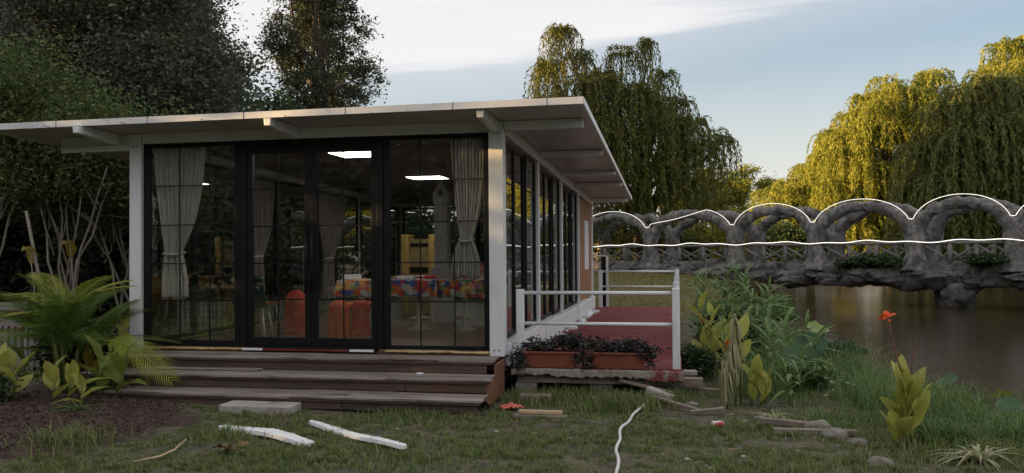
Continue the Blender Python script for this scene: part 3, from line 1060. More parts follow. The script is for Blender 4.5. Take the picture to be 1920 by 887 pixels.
def curtain(label, fn, s0, s1, ztopc, ztie, zbot, stie, wtie, wbot, sbot=None, knot=True):
    """pleated sheer curtain gathered at a tie; fn(s, d, z) -> world"""
    o0 = Vector(fn((s0 + s1) / 2, 0, zbot))
    ns, nzr = 72, 34
    V, Fc = [], []
    sbot = stie if sbot is None else sbot
    rr = random.Random(int(s0 * 1000))
    ph = [rr.uniform(0, 6.28) for _ in range(4)]
    for j in range(nzr + 1):
        z = ztopc + (zbot - ztopc) * j / nzr
        if z > ztie:
            tt = (ztopc - z) / (ztopc - ztie)
            k = tt ** 1.5
            a, b_ = s0 + (stie - wtie / 2 - s0) * k, s1 + (stie + wtie / 2 - s1) * (k * .55 + .45 * tt ** 4)
            amp = .022 + .02 * tt
        else:
            tt = (ztie - z) / max(ztie - zbot, 1e-3)
            k = min(1, tt * 1.6) ** .7
            a = (stie - wtie / 2) + (sbot - wbot / 2 - stie + wtie / 2) * k
            b_ = (stie + wtie / 2) + (sbot + wbot / 2 - stie - wtie / 2) * k
            amp = .045
            z += .012 * math.sin(5 * tt)
        for i in range(ns + 1):
            q = i / ns
            d = amp * (math.sin(q * 62 + ph[0] + .4 * math.sin(z * 3)) + .4 * math.sin(q * 23 + ph[1] + z))
            d += .05 * math.sin(math.pi * q) * (tt if z > ztie else 1)
            zz = z + (0.03 * math.sin(q * 9 + ph[2]) if j == nzr else 0)
            V.append(Vector(fn(a + (b_ - a) * q, .10 + d, zz)) - o0)
    for j in range(nzr):
        for i in range(ns):
            p = j * (ns + 1) + i
            Fc.append((p, p + 1, p + ns + 2, p + ns + 1))
    t_ = thing('curtain', label, 'curtain', o0)
    o = link_mesh('cloth', np_mesh('cloth', np.array([tuple(v) for v in V]), Fc, True), M_curtain_in if 'grey' in label else M_curtain, t_)
    so = o.modifiers.new('thick', 'SOLIDIFY')
    so.thickness = .004
    if knot:
        ring = []
        for i in range(13):
            an = 2 * math.pi * i / 12
            ring.append(Vector(fn(stie + math.cos(an) * wtie * .62, .12 + math.sin(an) * .07, ztie + .02 * math.sin(an))) - o0)
        MB().tube(ring, .018, 6).build('tie', M_curtain, t_)
    return t_


ff = plane_fn('front')
fl = plane_fn('left')
fr_ = plane_fn('right')
curtain('pale sheer curtain tied in a drooping knot behind the left front window', ff, -6.40, -5.70, 2.93, 1.62, 1.06, -6.12, .22, .36, -6.10)
curtain('pale sheer curtain tied and flared behind the right front window beside the white corner post', ff, -2.57, -2.14, 2.93, 1.75, 1.32, -2.40, .13, .34)
curtain('grey curtain hanging inside against the left wall, seen through the left door leaf', fl, 12.0, 12.95, 2.80, 1.55, .75, 12.3, .25, .45)
curtain('grey curtain hanging inside against the left wall, seen through the right door leaf', fl, 14.6, 16.0, 2.72, 1.5, .75, 15.1, .3, .5)
curtain('brownish curtain behind the first side window next to the corner post', fr_, 9.75, 10.25, 2.80, 1.6, .8, 9.9, .2, .3)
curtain('brownish curtain behind the far half of the first side window', fr_, 11.0, 11.75, 2.80, 1.6, .8, 11.5, .2, .3)
curtain('brownish curtain behind the second side window', fr_, 13.2, 14.2, 2.74, 1.6, .8, 14.0, .2, .3)

# patchwork cloth: scattered coloured polygons
pm = bpy.data.materials.new('patchwork_cloth')
pm.use_nodes = True
t = pm.node_tree
co = N(t, 'ShaderNodeTexCoord')
mp2 = N(t, 'ShaderNodeMapping')
mp2.inputs['Scale'].default_value = (1, 1, 1.4)
t.links.new(co.outputs['Object'], mp2.inputs[0])
vo = N(t, 'ShaderNodeTexVoronoi', i_Scale=9.0, i_Randomness=1.0)
vo.distance = 'MANHATTAN'
t.links.new(mp2.outputs[0], vo.inputs['Vector'])
sc_ = N(t, 'ShaderNodeSeparateColor')
t.links.new(vo.outputs['Color'], sc_.inputs[0])
rp = N(t, 'ShaderNodeValToRGB')
rp.color_ramp.interpolation = 'CONSTANT'
pal = [(.45, .44, .40), (.48, .11, .03), (.04, .08, .24), (.46, .33, .05), (.42, .04, .04), (.42, .40, .36), (.08, .22, .10), (.05, .09, .27), (.50, .20, .05), (.24, .05, .16)]
e = rp.color_ramp.elements
while len(e) < len(pal):
    e.new(.5)
for i, c_ in enumerate(pal):
    e[i].position = i / len(pal)
    e[i].color = (*c_, 1)
t.links.new(sc_.outputs[0], rp.inputs[0])
t.links.new(rp.outputs[0], t.nodes['Principled BSDF'].inputs['Base Color'])
t.nodes['Principled BSDF'].inputs['Roughness'].default_value = .7


def table(x0, x1, y0, y1, ztop_, drop, label, clabel, legs):
    t_ = thing('table', label, 'table', ((x0 + x1) / 2, (y0 + y1) / 2, ZF), 0, 'tables set along the room')
    lx_, ly_ = (x1 - x0) / 2, (y1 - y0) / 2
    MB().box(-lx_, lx_, -ly_, ly_, ztop_ - ZF - .03, ztop_ - ZF - .003).build('table_top', M_ivory, t_, .004)
    for k in range(legs):
        xx = -lx_ + (k + .5) * 2 * lx_ / legs
        pr = [(0, .0, .20), (.01, .02, .19), (.05, .05, .06), (.12, .1, .03), (.35, 0, .022), (.62, 0, .03), (.70, 0, .09)]
        MB().tube([(xx, 0, p[0] + .001) for p in pr], [p[2] for p in pr], 14).build('pedestal_leg', M_ivory, t_)
    # cloth with a wavy skirt
    c_ = link_mesh('tablecloth', bpy.data.meshes.new('tablecloth'), None)
    per = []
    nn = 26
    for (ax_, ay_, bx_, by_) in ((-1, -1, 1, -1), (1, -1, 1, 1), (1, 1, -1, 1), (-1, 1, -1, -1)):
        for i in range(nn):
            q = i / nn
            per.append((ax_ + (bx_ - ax_) * q, ay_ + (by_ - ay_) * q))
    V, Fc = [], []
    m_ = len(per)
    for (g, dz, wv) in ((1.0, 0, 0), (1.012, -.012, 0), (1.02, -drop * .5, .012), (1.025, -drop, .022)):
        for i, (ux, uy) in enumerate(per):
            w_ = wv * math.sin(i * 1.9 + x0)
            V.append((ux * (lx_ * 1.0 + (g - 1) + w_ * abs(ux > .999 or ux < -.999)), uy * (ly_ + (g - 1) + w_), dz + (random.uniform(-.01, .01) if dz == -drop else 0)))
    Fc.append(tuple(range(m_)))
    for r_ in range(3):
        for i in range(m_):
            Fc.append((r_ * m_ + i, (r_ + 1) * m_ + i, (r_ + 1) * m_ + (i + 1) % m_, r_ * m_ + (i + 1) % m_))
    c_.data.from_pydata(V, [], Fc)
    c_.data.materials.append(pm)
    c_.location = ((x0 + x1) / 2, (y0 + y1) / 2, ztop_)
    tag(c_, clabel, 'tablecloth')
    return t_


table(-4.95, -3.45, 11.9, 12.6, 1.21, .24, 'cream pedestal table under patchwork cloth, behind the right door leaf', 'colourful patchwork cloth over the table behind the right door leaf', 2)
table(-3.40, -2.30, 11.95, 12.65, 1.21, .26, 'cream pedestal table under patchwork cloth, nearest the right front window', 'colourful patchwork cloth over the table behind the right front window', 2)
table(-4.9, -3.2, 14.0, 14.8, 1.20, .22, 'farther pedestal table under patchwork cloth, before the yellow cabinet', 'colourful patchwork cloth over the farther table before the yellow cabinet', 2)
# small things heaped on the cloths
for (x, y, s, m_, lab, nm) in ((-4.85, 12.2, (.13, .10, .07), M_white, 'white paper box on the left end of the patchwork table', 'paper_box'),
                               (-4.35, 12.15, (.10, .08, .045), M_blue, 'small blue box on the patchwork table', 'small_box'),
                               (-3.95, 12.1, (.12, .08, .05), M_white, 'white paper box in the middle of the patchwork table', 'paper_box'),
                               (-3.65, 12.3, (.09, .08, .05), M_red_pl, 'small red box on the patchwork table', 'small_box')):
    o = MB().box(-s[0], s[0], -s[1], s[1], 0, s[2]).build(nm, m_, None, .006, (x, y, 1.212))
    o.rotation_euler = (0, 0, random.uniform(-.5, .5))
    tag(o, lab, 'box')
pile = thing('cloth_heap', 'crumpled heap of patchwork cloth on the table under the right curtain', 'cloth', (-2.75, 12.3, 1.211))
V = []
for j in range(9):
    for i in range(20):
        th = 2 * math.pi * i / 20
        r_ = (1 - (j / 8.0) ** 1.8)
        k = 1 + .18 * math.sin(5 * th + j) + .1 * math.sin(3 * th - 2 * j)
        V.append((.40 * r_ * k * math.cos(th), .26 * r_ * k * math.sin(th), .27 * (j / 8.0) + .02 * math.sin(4 * th + j)))
Fc = [(j * 20 + i, j * 20 + (i + 1) % 20, (j + 1) * 20 + (i + 1) % 20, (j + 1) * 20 + i) for j in range(8) for i in range(20)]
link_mesh('heap', np_mesh('heap', V, Fc, True), pm, pile)


def chair(label, x, y, rz, m_):
    t_ = thing('plastic_chair', label, 'chair', (x, y, ZF), rz, 'moulded chairs inside the pavilion')
    V, Fc = [], []
    prof_ = [(-.21, .44), (-.10, .425), (.08, .43), (.17, .47), (.205, .56), (.225, .70), (.235, .82), (.235, .86)]
    for (yy, zz) in prof_:
        hw = .22 if zz < .6 else .22 - (zz - .6) * .14
        for i in range(9):
            q = -1 + i / 4
            V.append((q * hw, yy - (.035 * (1 - q * q) if zz > .5 else 0) + .03, zz + (.03 * q * q if zz < .5 else -.03 * q ** 4)))
    for j in range(len(prof_) - 1):
        for i in range(8):
            Fc.append((j * 9 + i, j * 9 + i + 1, (j + 1) * 9 + i + 1, (j + 1) * 9 + i))
    o = link_mesh('shell', np_mesh('shell', V, Fc, True), m_, t_)
    so = o.modifiers.new('thick', 'SOLIDIFY')
    so.thickness = .018
    for sx_ in (-1, 1):
        for sy in (-1, 1):
            MB().tube([(sx_ * .14, sy * .12, .435), (sx_ * .21, sy * .20, 0)], [.016, .012], 8).build('leg', M_ivory, t_)
    return t_


def covered_chair(label, x, y, m_, w_=.34, h_=.64):
    t_ = thing('covered_chair', label, 'chair', (x, y, ZF), math.pi, 'cloth covered chairs inside the pavilion')
    V, Fc = [], []
    nz_ = 12
    for j in range(nz_ + 1):
        q = j / nz_
        z = h_ * q
        k = 1 if q < .75 else math.sqrt(max(0, 1 - ((q - .75) / .25) ** 2)) * .62 + .38
        for i in range(24):
            a = 2 * math.pi * i / 24
            sx_ = math.copysign(abs(math.cos(a)) ** .5, math.cos(a)) * w_ / 2 * k * (1.12 - .12 * q + .025 * math.sin(5 * a + q * 3))
            sy_ = math.copysign(abs(math.sin(a)) ** .5, math.sin(a)) * .11 * k * (1.3 - .3 * q + .06 * math.sin(7 * a + 1))
            V.append((sx_, sy_, z))
    for j in range(nz_):
        for i in range(24):
            Fc.append((j * 24 + i, j * 24 + (i + 1) % 24, (j + 1) * 24 + (i + 1) % 24, (j + 1) * 24 + i))
    link_mesh('back_cover', np_mesh('back_cover', V, Fc, True), m_, t_)
    MB().box(-w_ * .48, w_ * .48, -.45, -.11, .36, .45).build('seat', m_, t_, .03)
    for sx_ in (-.13, .13):
        MB().tube([(sx_, -.40, .36), (sx_, -.42, 0)], .012, 6).build('leg', M_black, t_)
    return t_


M_redcloth = mat('red_patterned_cloth', (.42, .03, .025), (.50, .05, .04), 4, .7, c3=(.55, .20, .05), c3scale=7, c3lo=.55, c3hi=.62)
M_orcloth = mat('orange_cloth', (.55, .10, .03), (.62, .13, .04), 4, .7, c3=(.42, .03, .04), c3scale=5, c3lo=.56, c3hi=.66)
covered_chair('chair with a red patterned cover, behind the left door leaf', -5.38, 11.4, M_redcloth, .26, .62)
covered_chair('chair with an orange cover, behind the right door leaf', -4.58, 11.05, M_orcloth, .26, .50)
covered_chair('chair with a red cover beside the orange covered one', -4.34, 11.25, M_redcloth, .20, .52)


chair('dark green moulded chair just behind the left door leaf', -5.55, 10.5, math.pi + .2, M_green_pl)
chair('orange moulded chair half hidden behind the dark green chair', -5.85, 11.3, math.pi - .3, M_orange)
# yellow toy cabinet against the back wall
tc_ = thing('toy_cabinet', 'yellow toy cabinet with dark openings at the back of the room', 'cabinet', (-4.68, 15.2, ZF))
for x0, x1 in ((-.33, -.19), (.19, .33)):
    MB().box(x0, x1, -.2, .2, .0, 1.48).build('side_panel', M_yellow, tc_, .02)
MB().box(-.188, .188, -.12, .2, .0, 1.40).build('body', mat('dull_yellow', (.20, .15, .06), (.25, .19, .08), 3, .6), tc_, .004)
for z0, z1 in ((.78, .88), (1.26, 1.32)):
    MB().box(-.17, .17, -.135, -.1205, z0, z1).build('opening', M_black, tc_, .003)
tw = thing('toy_tower', 'tall grey brick print toy tower with pointed roof beside the right curtain', 'toy tower', (-3.82, 13.6, ZF))
MB().box(-.11, .11, -.11, .11, .55, 2.05).build('shaft', M_toy, tw, .004)
MB().box(-.17, .17, -.16, .16, .0, .70).build('base', M_toy, tw, .01)
mb = MB()
mb.prism([(-.13, 1.95), (.13, 1.95), (.13, 2.12), (0, 2.34), (-.13, 2.12)], -.12, .12, Matrix(((1, 0, 0, 0), (0, 0, 1, 0), (0, 1, 0, 0), (0, 0, 0, 1))))
mb.build('head', M_toy, tw, .004)
MB().prism([(-.045, 2.08), (.045, 2.08), (0, 2.2)], -.1225, -.1205, Matrix(((1, 0, 0, 0), (0, 0, 1, 0), (0, 1, 0, 0), (0, 0, 0, 1)))).build('window', M_black, tw)
MB().box(-.16, .16, -.15, -.02, .70, .92).build('step', M_toy, tw, .02)

# ------------------------------------------------------------------ the stone bridge
A_, B_ = Vector((10.82, 30.5)), Vector((-3.9, 41.0))
BD = (B_ - A_).normalized()
BN = Vector((BD.y, -BD.x))
if BN.dot(A_) < 0:
    BN = -BN          # away from the viewer
BL = (B_ - A_).length
br = thing('stone_bridge', 'grey artificial rock footbridge with a row of round arches across the pond', 'bridge', (A_.x, A_.y, 0))


def bp3(s, d, z):
    """point at distance s along the bridge, d behind its front face"""
    p = A_ + BD * s + BN * d
    return Vector((p.x - A_.x, p.y - A_.y, z))


def rough_mesh(name, mb, m, amp, freq, sub=0, parent=br, seed=0):
    me = mb.mesh(name)
    bm = bmesh.new()
    bm.from_mesh(me)
    if sub:
        bmesh.ops.subdivide_edges(bm, edges=bm.edges[:], cuts=sub, use_grid_fill=True)
    off = Vector((seed * 3.1, seed * 1.7, seed * .9))
    for v_ in bm.verts:
        q_ = (v_.co + off) * freq
        nv = mnoise.noise_vector(q_) * amp + mnoise.noise_vector(q_ * 2.7) * amp * .5 + mnoise.noise_vector(q_ * 6.1) * amp * .45
        v_.co += nv
    for f_ in bm.faces:
        f_.smooth = True
    bm.to_mesh(me)
    bm.free()
    return link_mesh(name, me, m, parent)


PS = [-3.6, 0.0, 3.22, 6.90, 10.41, 14.80, 18.99, 22.4]
DECK_Z, RAIL_Z = 1.12, 1.88
for i in range(len(PS) - 1):
    a, b_ = PS[i], PS[i + 1]
    mid, hw = (a + b_) / 2, (b_ - a) / 2
    for d in (0.0, 1.65):
        pts, rad = [], []
        skew = random.uniform(-.10, .10)
        for k in range(23):
            th = math.pi * k / 22
            ss = mid - (hw - .10) * math.cos(th)
            zz = 1.9 + (1.32 + random.uniform(-.03, .04)) * math.sin(th) ** .82 + skew * math.cos(th) * math.sin(th)
            pts.append(bp3(ss, d + random.uniform(-.05, .05), zz - .02))
            rad.append(.19 + .05 * abs(math.cos(th)) + random.uniform(-.03, .03))
        rough_mesh('arch', MB().tube(pts, rad, 14), M_rock, .07, 2.6, 1, seed=i + d)
for i, s in enumerate(PS):
    for d in (0.0, 1.65):
        pts = [bp3(s, d, z) for z in (.85, 1.05, 1.3, 1.6, 1.9, 2.2, 2.45, 2.62)]
        rough_mesh('pillar', MB().tube(pts, [.58, .46, .36, .31, .30, .31, .27, .16], 14), M_rock, .09, 2.2, 1, seed=i * 2 + d + 30)
# deck and its craggy face
mb = MB()
nn = 64
for k in range(nn + 1):
    s = -5 + (BL + 9) * k / nn
    lowf = .27 + .10 * math.sin(s * 1.3) + .09 * math.sin(s * 2.9 + 1) + (.45 if s > BL * .55 else 0)
    ring = [(1.9, DECK_Z - .02), (-.12, DECK_Z), (-.30 - .08 * math.sin(s * 2.1), DECK_Z - .10), (-.36 - .08 * math.sin(s * 1.7 + 2), .75), (-.26, lowf + .1), (-.05, lowf), (1.9, lowf + .1)]
    mb.v.extend(tuple(bp3(s, d, z)) for d, z in ring)
    if k:
        o0 = (k - 1) * 7
        for j in range(7):
            mb.f.append((o0 + j, o0 + (j + 1) % 7, o0 + 7 + (j + 1) % 7, o0 + 7 + j))
            mb.s.append(True)
rough_mesh('deck', mb, M_rockdark, .16, 1.4, 2)


def rock(name, c_, r_, m, parent, seed, sq=(1, 1, 1), amp=.35, sub=3):
    bm = bmesh.new()
    bmesh.ops.create_icosphere(bm, subdivisions=sub, radius=1)
    off = Vector((seed * 5.3, seed * 2.9, seed * 1.1))
    for v_ in bm.verts:
        k = 1 + amp * mnoise.noise(v_.co * 1.3 + off) + amp * .9 * (.25 - abs(mnoise.noise(v_.co * 2.4 + off))) + amp * .5 * (.2 - abs(mnoise.noise(v_.co * 5.3 + off)))
        v_.co = Vector((v_.co.x * r_ * sq[0], v_.co.y * r_ * sq[1], v_.co.z * r_ * sq[2])) * k
    for f_ in bm.faces:
        f_.smooth = True
    me = bpy.data.meshes.new(name)
    bm.to_mesh(me)
    bm.free()
    return link_mesh(name, me, m, parent, c_)


rs = random.Random(5)
for i in range(26):            # crags along the deck face
    s = -4 + i * .98 + rs.uniform(-.3, .3)
    if s > 19:
        continue
    big = rs.uniform(.24, .50)
    rock('face_rock', bp3(s, -.25 + rs.uniform(-.1, .15), .62 + rs.uniform(-.18, .12)), big, M_rockdark if i % 3 else M_rock, br, i + 3, (2.0, .7, .62), .55, 4)
for k, (s, top, r_) in enumerate(((2.05, .45, .62), (-2.6, .45, .85), (16.6, .5, .8))):       # piers standing in the water
    mb = MB().tube([bp3(s, .5, z) for z in (-1.2, -.42, -.2, .1, .4, .7)], [.75 * r_ / .6, .52 * r_ / .6, .55 * r_ / .6, .62 * r_ / .6, .85 * r_ / .6, 1.1 * r_ / .6], 14)
    rough_mesh('pier', mb, M_rockdark, .20, 1.5, 1, seed=50 + k)
    rock('face_rock', bp3(s - .3, -.1, .15), .5, M_rock, br, 90 + k, (1, .9, 1.1))
# log-like railing between the pillars
for i in range(len(PS) - 1):
    a, b_ = PS[i] + .33, PS[i + 1] - .33
    L = b_ - a
    for d in (-.02, 1.67):
        MB().tube([bp3(a - .1, d, RAIL_Z - .05), bp3((a + b_) / 2, d, RAIL_Z - .06), bp3(b_ + .1, d, RAIL_Z - .05)], .055, 8).build('top_rail', M_log, br)
        np_ = 3
        for k in range(1, np_):
            s = a + L * k / np_
            MB().tube([bp3(s, d, DECK_Z - .05), bp3(s, d, RAIL_Z - .1)], [.085, .075], 8).build('baluster', M_log, br)
        for k in range(np_):
            s0_, s1_ = a + L * k / np_, a + L * (k + 1) / np_
            if k % 2 == 0:
                MB().tube([bp3(s0_, d + .03, DECK_Z + .08), bp3(s1_, d + .03, RAIL_Z - .14)], .042, 7).build('brace', M_log, br)
                MB().tube([bp3(s0_, d + .04, RAIL_Z - .32), bp3((s0_ + s1_) / 2, d + .05, DECK_Z + .06)], .036, 7).build('brace', M_log, br)
            else:
                MB().tube([bp3(s0_, d + .03, RAIL_Z - .14), bp3(s1_, d + .03, DECK_Z + .08)], .042, 7).build('brace', M_log, br)
                MB().tube([bp3((s0_ + s1_) / 2, d + .05, DECK_Z + .06), bp3(s1_, d + .04, RAIL_Z - .30)], .036, 7).build('brace', M_log, br)
# glowing rope lights
pts = []
for k in range(120):
    s = -4 + (BL + 8) * k / 119
    pts.append(bp3(s, -.47, RAIL_Z + .01 + .035 * math.sin(s * 1.7) + .025 * math.sin(s * 4.1 + 1)) + Vector((A_.x, A_.y, 0)))
tag(MB().tube(pts, .0125, 6).build('rope_light', M_led), 'glowing white rope light strung along the bridge railing', 'rope light')
for i in range(len(PS) - 1):
    a, b_ = PS[i], PS[i + 1]
    mid, hw = (a + b_) / 2, (b_ - a) / 2
    pts = []
    for k in range(29):
        th = math.pi * k / 28
        ss = mid - (hw + .02) * math.cos(th)
        zz = max(1.9 + 1.32 * math.sin(th) ** .82 + .25, 2.66 + .02 * math.sin(k))
        if i == 4 and 1.1 < th < 2.7:      # slack stretch on this arch
            zz -= .42 * math.sin((th - 1.1) / 1.6 * math.pi)
        pts.append(bp3(ss, -.27, zz) + Vector((A_.x, A_.y, 0)))
    lab = {0: 'glowing rope light over the arch cut by the right picture edge', 1: 'glowing rope light over the rightmost whole bridge arch', 2: 'glowing rope light over the second whole bridge arch from the right',
           3: 'glowing rope light over the third whole bridge arch from the right', 4: 'glowing rope light hanging slack across its bridge arch', 5: 'glowing rope light over the leftmost bridge arch beside the pavilion', 6: 'glowing rope light over the bridge arch hidden behind the pavilion'}[i]
    tag(MB().tube(pts, .008, 6).build('rope_light', M_led), lab, 'rope light', 'rope lights over the bridge arches')


# ------------------------------------------------------------------ trees
def tree(name, label, x, y, h, blobs, nclump, per, spread, leaf, lsize, lw, trunk_r, group=None, limbs=14, bark=None, cat='tree', seed=1, forks=None, shell=.6, zbase=None):
    r_ = np.random.default_rng(seed)
    rr = random.Random(seed)
    gz = ground_z(x, y) if zbase is None else zbase
    t_ = thing(name, label, cat, (x, y, gz - .03), 0, group)
    cc, c_ = blob_points(blobs, nclump, per, spread, r_, shell)
    c_ = c_[c_[:, 2] > .15]
    v_, f_ = rand_leaves(c_, lsize, lsize * lw, r_)
    link_mesh('crown', np_mesh('crown', v_, f_), leaf, t_)
    mb = MB()
    tops = forks or [(0, 0, h * .55)]
    for tp in tops:
        path = wobble_line((rr.uniform(-.05, .05) * len(tops), rr.uniform(-.05, .05) * len(tops), 0), tp, 6, .08 * h * .2, rr)
        n_ = len(path)
        mb.tube(path, [trunk_r * (1.25 if k == 0 else 1 - .55 * k / (n_ - 1)) for k in range(n_)], 9)
    mb.build('trunk', bark or M_bark, t_)
    sel = r_.choice(len(cc), min(limbs, len(cc)), replace=False)
    for q in sel:
        tp = Vector(rr.choice(tops))
        b0 = tp * rr.uniform(.62, 1.0)
        e_ = Vector(cc[q])
        pth = wobble_line(b0, e_, 5, .07 * (e_ - b0).length, rr)
        MB().tube(pth, [trunk_r * .42 * (1 - .8 * k / 5) for k in range(6)], 6, cap=False).build('limb', bark or M_bark, t_)
    return t_


def crown(n_, R_, z0, z1, seed, rb=(.9, 1.5), ysq=1.0):
    rr = random.Random(seed)
    out = []
    for i in range(n_):
        a = rr.uniform(0, 6.283)
        q = math.sqrt(rr.random())
        z = rr.uniform(z0, z1)
        k = 1 - .45 * max(0, (z - (z0 + z1) / 2) / ((z1 - z0) / 2)) ** 2
        b_ = rr.uniform(*rb)
        out.append((R_ * k * q * math.cos(a), R_ * ysq * k * q * math.sin(a), z, b_, b_ * rr.uniform(.8, 1.1), b_ * rr.uniform(.6, .9)))
    return out


def column_crown(R_, z0, z1, seed, step=.75):
    rr = random.Random(seed)
    out, z = [], z0
    while z < z1:
        k = 1.0 if z < z1 - 3 else max(.35, (z1 - z) / 3)
        for q in range(4):
            a = rr.uniform(0, 6.283)
            d = R_ * k * rr.uniform(.35, 1.0)
            b_ = rr.uniform(.5, .85)
            out.append((d * math.cos(a), d * math.sin(a), z + rr.uniform(-.4, .4), b_, b_, b_ * rr.uniform(.9, 1.5)))
        z += step
    return out


L_shade = leaf_mat('deep_green_leaves', [(.04, .055, .035), (.06, .08, .045), (.08, .10, .055), (.10, .12, .065)], .2, .75)


# big dark trees behind the pavilion, left of the picture
tree('broadleaf_tree', 'huge dark leafy tree filling the upper left corner of the picture', -14.9, 19.5, 16, crown(40, 3.0, 3.4, 14.5, 11, (.8, 1.5)), 4200, 44, .34, L_big, .12, .55, .34, 'tall dark trees left of the pavilion', 22, seed=11)
tree('broadleaf_tree', 'dark tree rising above the pavilion roof, its right edge against the sky', -16.2, 24.0, 15, [(a, b, c, d, e, f * 1.7) for a, b, c, d, e, f in crown(36, 2.0, 2.5, 12.6, 12, (.65, 1.1))], 2800, 42, .34, L_big, .13, .55, .30, 'tall dark trees left of the pavilion', 20, seed=12)
tree('broadleaf_tree', 'dark tree at the left picture edge behind the pale stemmed shrubs', -20.5, 22.0, 15, crown(36, 4.0, 3.0, 13, 13, (1.1, 1.9)), 1500, 40, .5, L_big, .2, .55, .34, 'tall dark trees left of the pavilion', 16, seed=13)
tree('broadleaf_tree', 'tall open crowned tree with sky showing through, above the middle of the roof', -16.9, 38.5, 19, column_crown(2.5, 3.0, 17.5, 14), 1250, 48, .24, L_shade, .15, .55, .26, 'tall dark trees left of the pavilion', 40, seed=14)
tree('broadleaf_tree', 'second tall tree added behind the open crowned one to shade the dark far bank willow', -20.0, 44.8, 17, column_crown(1.8, 3.0, 16, 16), 700, 44, .28, L_shade, .18, .55, .26, 'tall dark trees left of the pavilion', 20, seed=16)  # added here to throw shade on the far bank willow
shade_pos = (-28.0, 33.0)  # tree added out of view to shade the open crowned one
tree('broadleaf_tree', 'unseen dark tree added outside the left picture edge to shade the open crowned tree', shade_pos[0], shade_pos[1], 14, crown(26, 2.4, 1.5, 13.5, 17, (1.2, 1.8)), 1100, 42, .5, L_big, .3, .55, .3, 'tall dark trees left of the pavilion', 8, seed=17)
tree('broadleaf_tree', 'dark tree low behind the pavilion roof, between the two tall trees', -22.0, 30.5, 10, crown(26, 2.6, 3.0, 8.0, 15, (1.0, 1.6)), 900, 40, .45, L_big, .2, .55, .26, 'tall dark trees left of the pavilion', 12, seed=15)
for k, (x, y, r_, h, lab) in enumerate(((-21, 27, 3.0, 7, 'dark undergrowth tree at far left'), (-17.5, 26, 2.6, 6, 'dark undergrowth tree behind the small pale stemmed trees'), (-14.5, 27.5, 2.6, 6.5, 'dark undergrowth tree left of the pavilion corner'))):
    tree('understorey_tree', lab + ', filling the gap under the tall crowns', x, y, h, crown(16, r_, .6, h, 40 + k, (1.0, 1.6)), 600, 40, .5, L_shrub, .2, .55, .14, 'undergrowth below the tall trees', 6, seed=40 + k)
for k, (x, y, r_, h, lab) in enumerate(((-19.0, 19.5, 2.0, 4.6, 'round dark shrub at the far left edge'), (-15.8, 20.5, 1.9, 4.0, 'round dark shrub between the left edge and the white post'), (-12.6, 21.5, 1.7, 3.6, 'round dark shrub nearest the white corner post'))):
    tree('hedge_shrub', lab + ', behind the pale stems', x, y, h, crown(16, r_, .5, h - .5, 50 + k, (.8, 1.2)), 520, 40, .4, L_big, .16, .55, .08, 'shrubs behind the pale stemmed trees', 5, cat='shrub', seed=50 + k)
for k, (x, y, r_, h, lab) in enumerate(((-11.5, 25, 1.9, 3.2, 'low hedge like shrub left of the pavilion rear'), (-8.5, 26.5, 1.9, 2.9, 'low hedge like shrub straight behind the pavilion'), (-5.6, 26, 1.8, 2.7, 'low hedge like shrub behind the rear right pavilion corner'))):
    tree('hedge_shrub', lab + ', seen through the glass', x, y, h, crown(14, r_, .4, h - .5, 46 + k, (.8, 1.2)), 420, 40, .4, L_shrub, .2, .55, .08, 'shrubs behind the pavilion', 5, cat='shrub', seed=46 + k)
# pale-stemmed small trees
for k, (x, y, h, R_, lab) in enumerate(((-13.3, 14.2, 5.4, 1.5, 'small tree with pale forked stems at the left picture edge'),
                                        (-12.0, 15.0, 5.0, 1.3, 'small tree with pale forked stems second from the left edge'),
                                        (-11.4, 16.2, 4.4, 1.4, 'small tree with many thin pale stems beside the white post'))):
    rr = random.Random(60 + k)
    fk = [(rr.uniform(-1.1, 1.1), rr.uniform(-.5, .5), h * rr.uniform(.5, .68)) for _ in range(7 + k)]
    bl = crown(16, R_, 3.0 if k < 2 else 2.7, h, 60 + k, (.6, .95))
    tree('small_tree', lab, x, y, h, bl, 620, 40, .26, L_mid, .085, .5, .032, 'pale stemmed small trees left of the pavilion', 16, M_palebark, seed=60 + k, forks=fk)


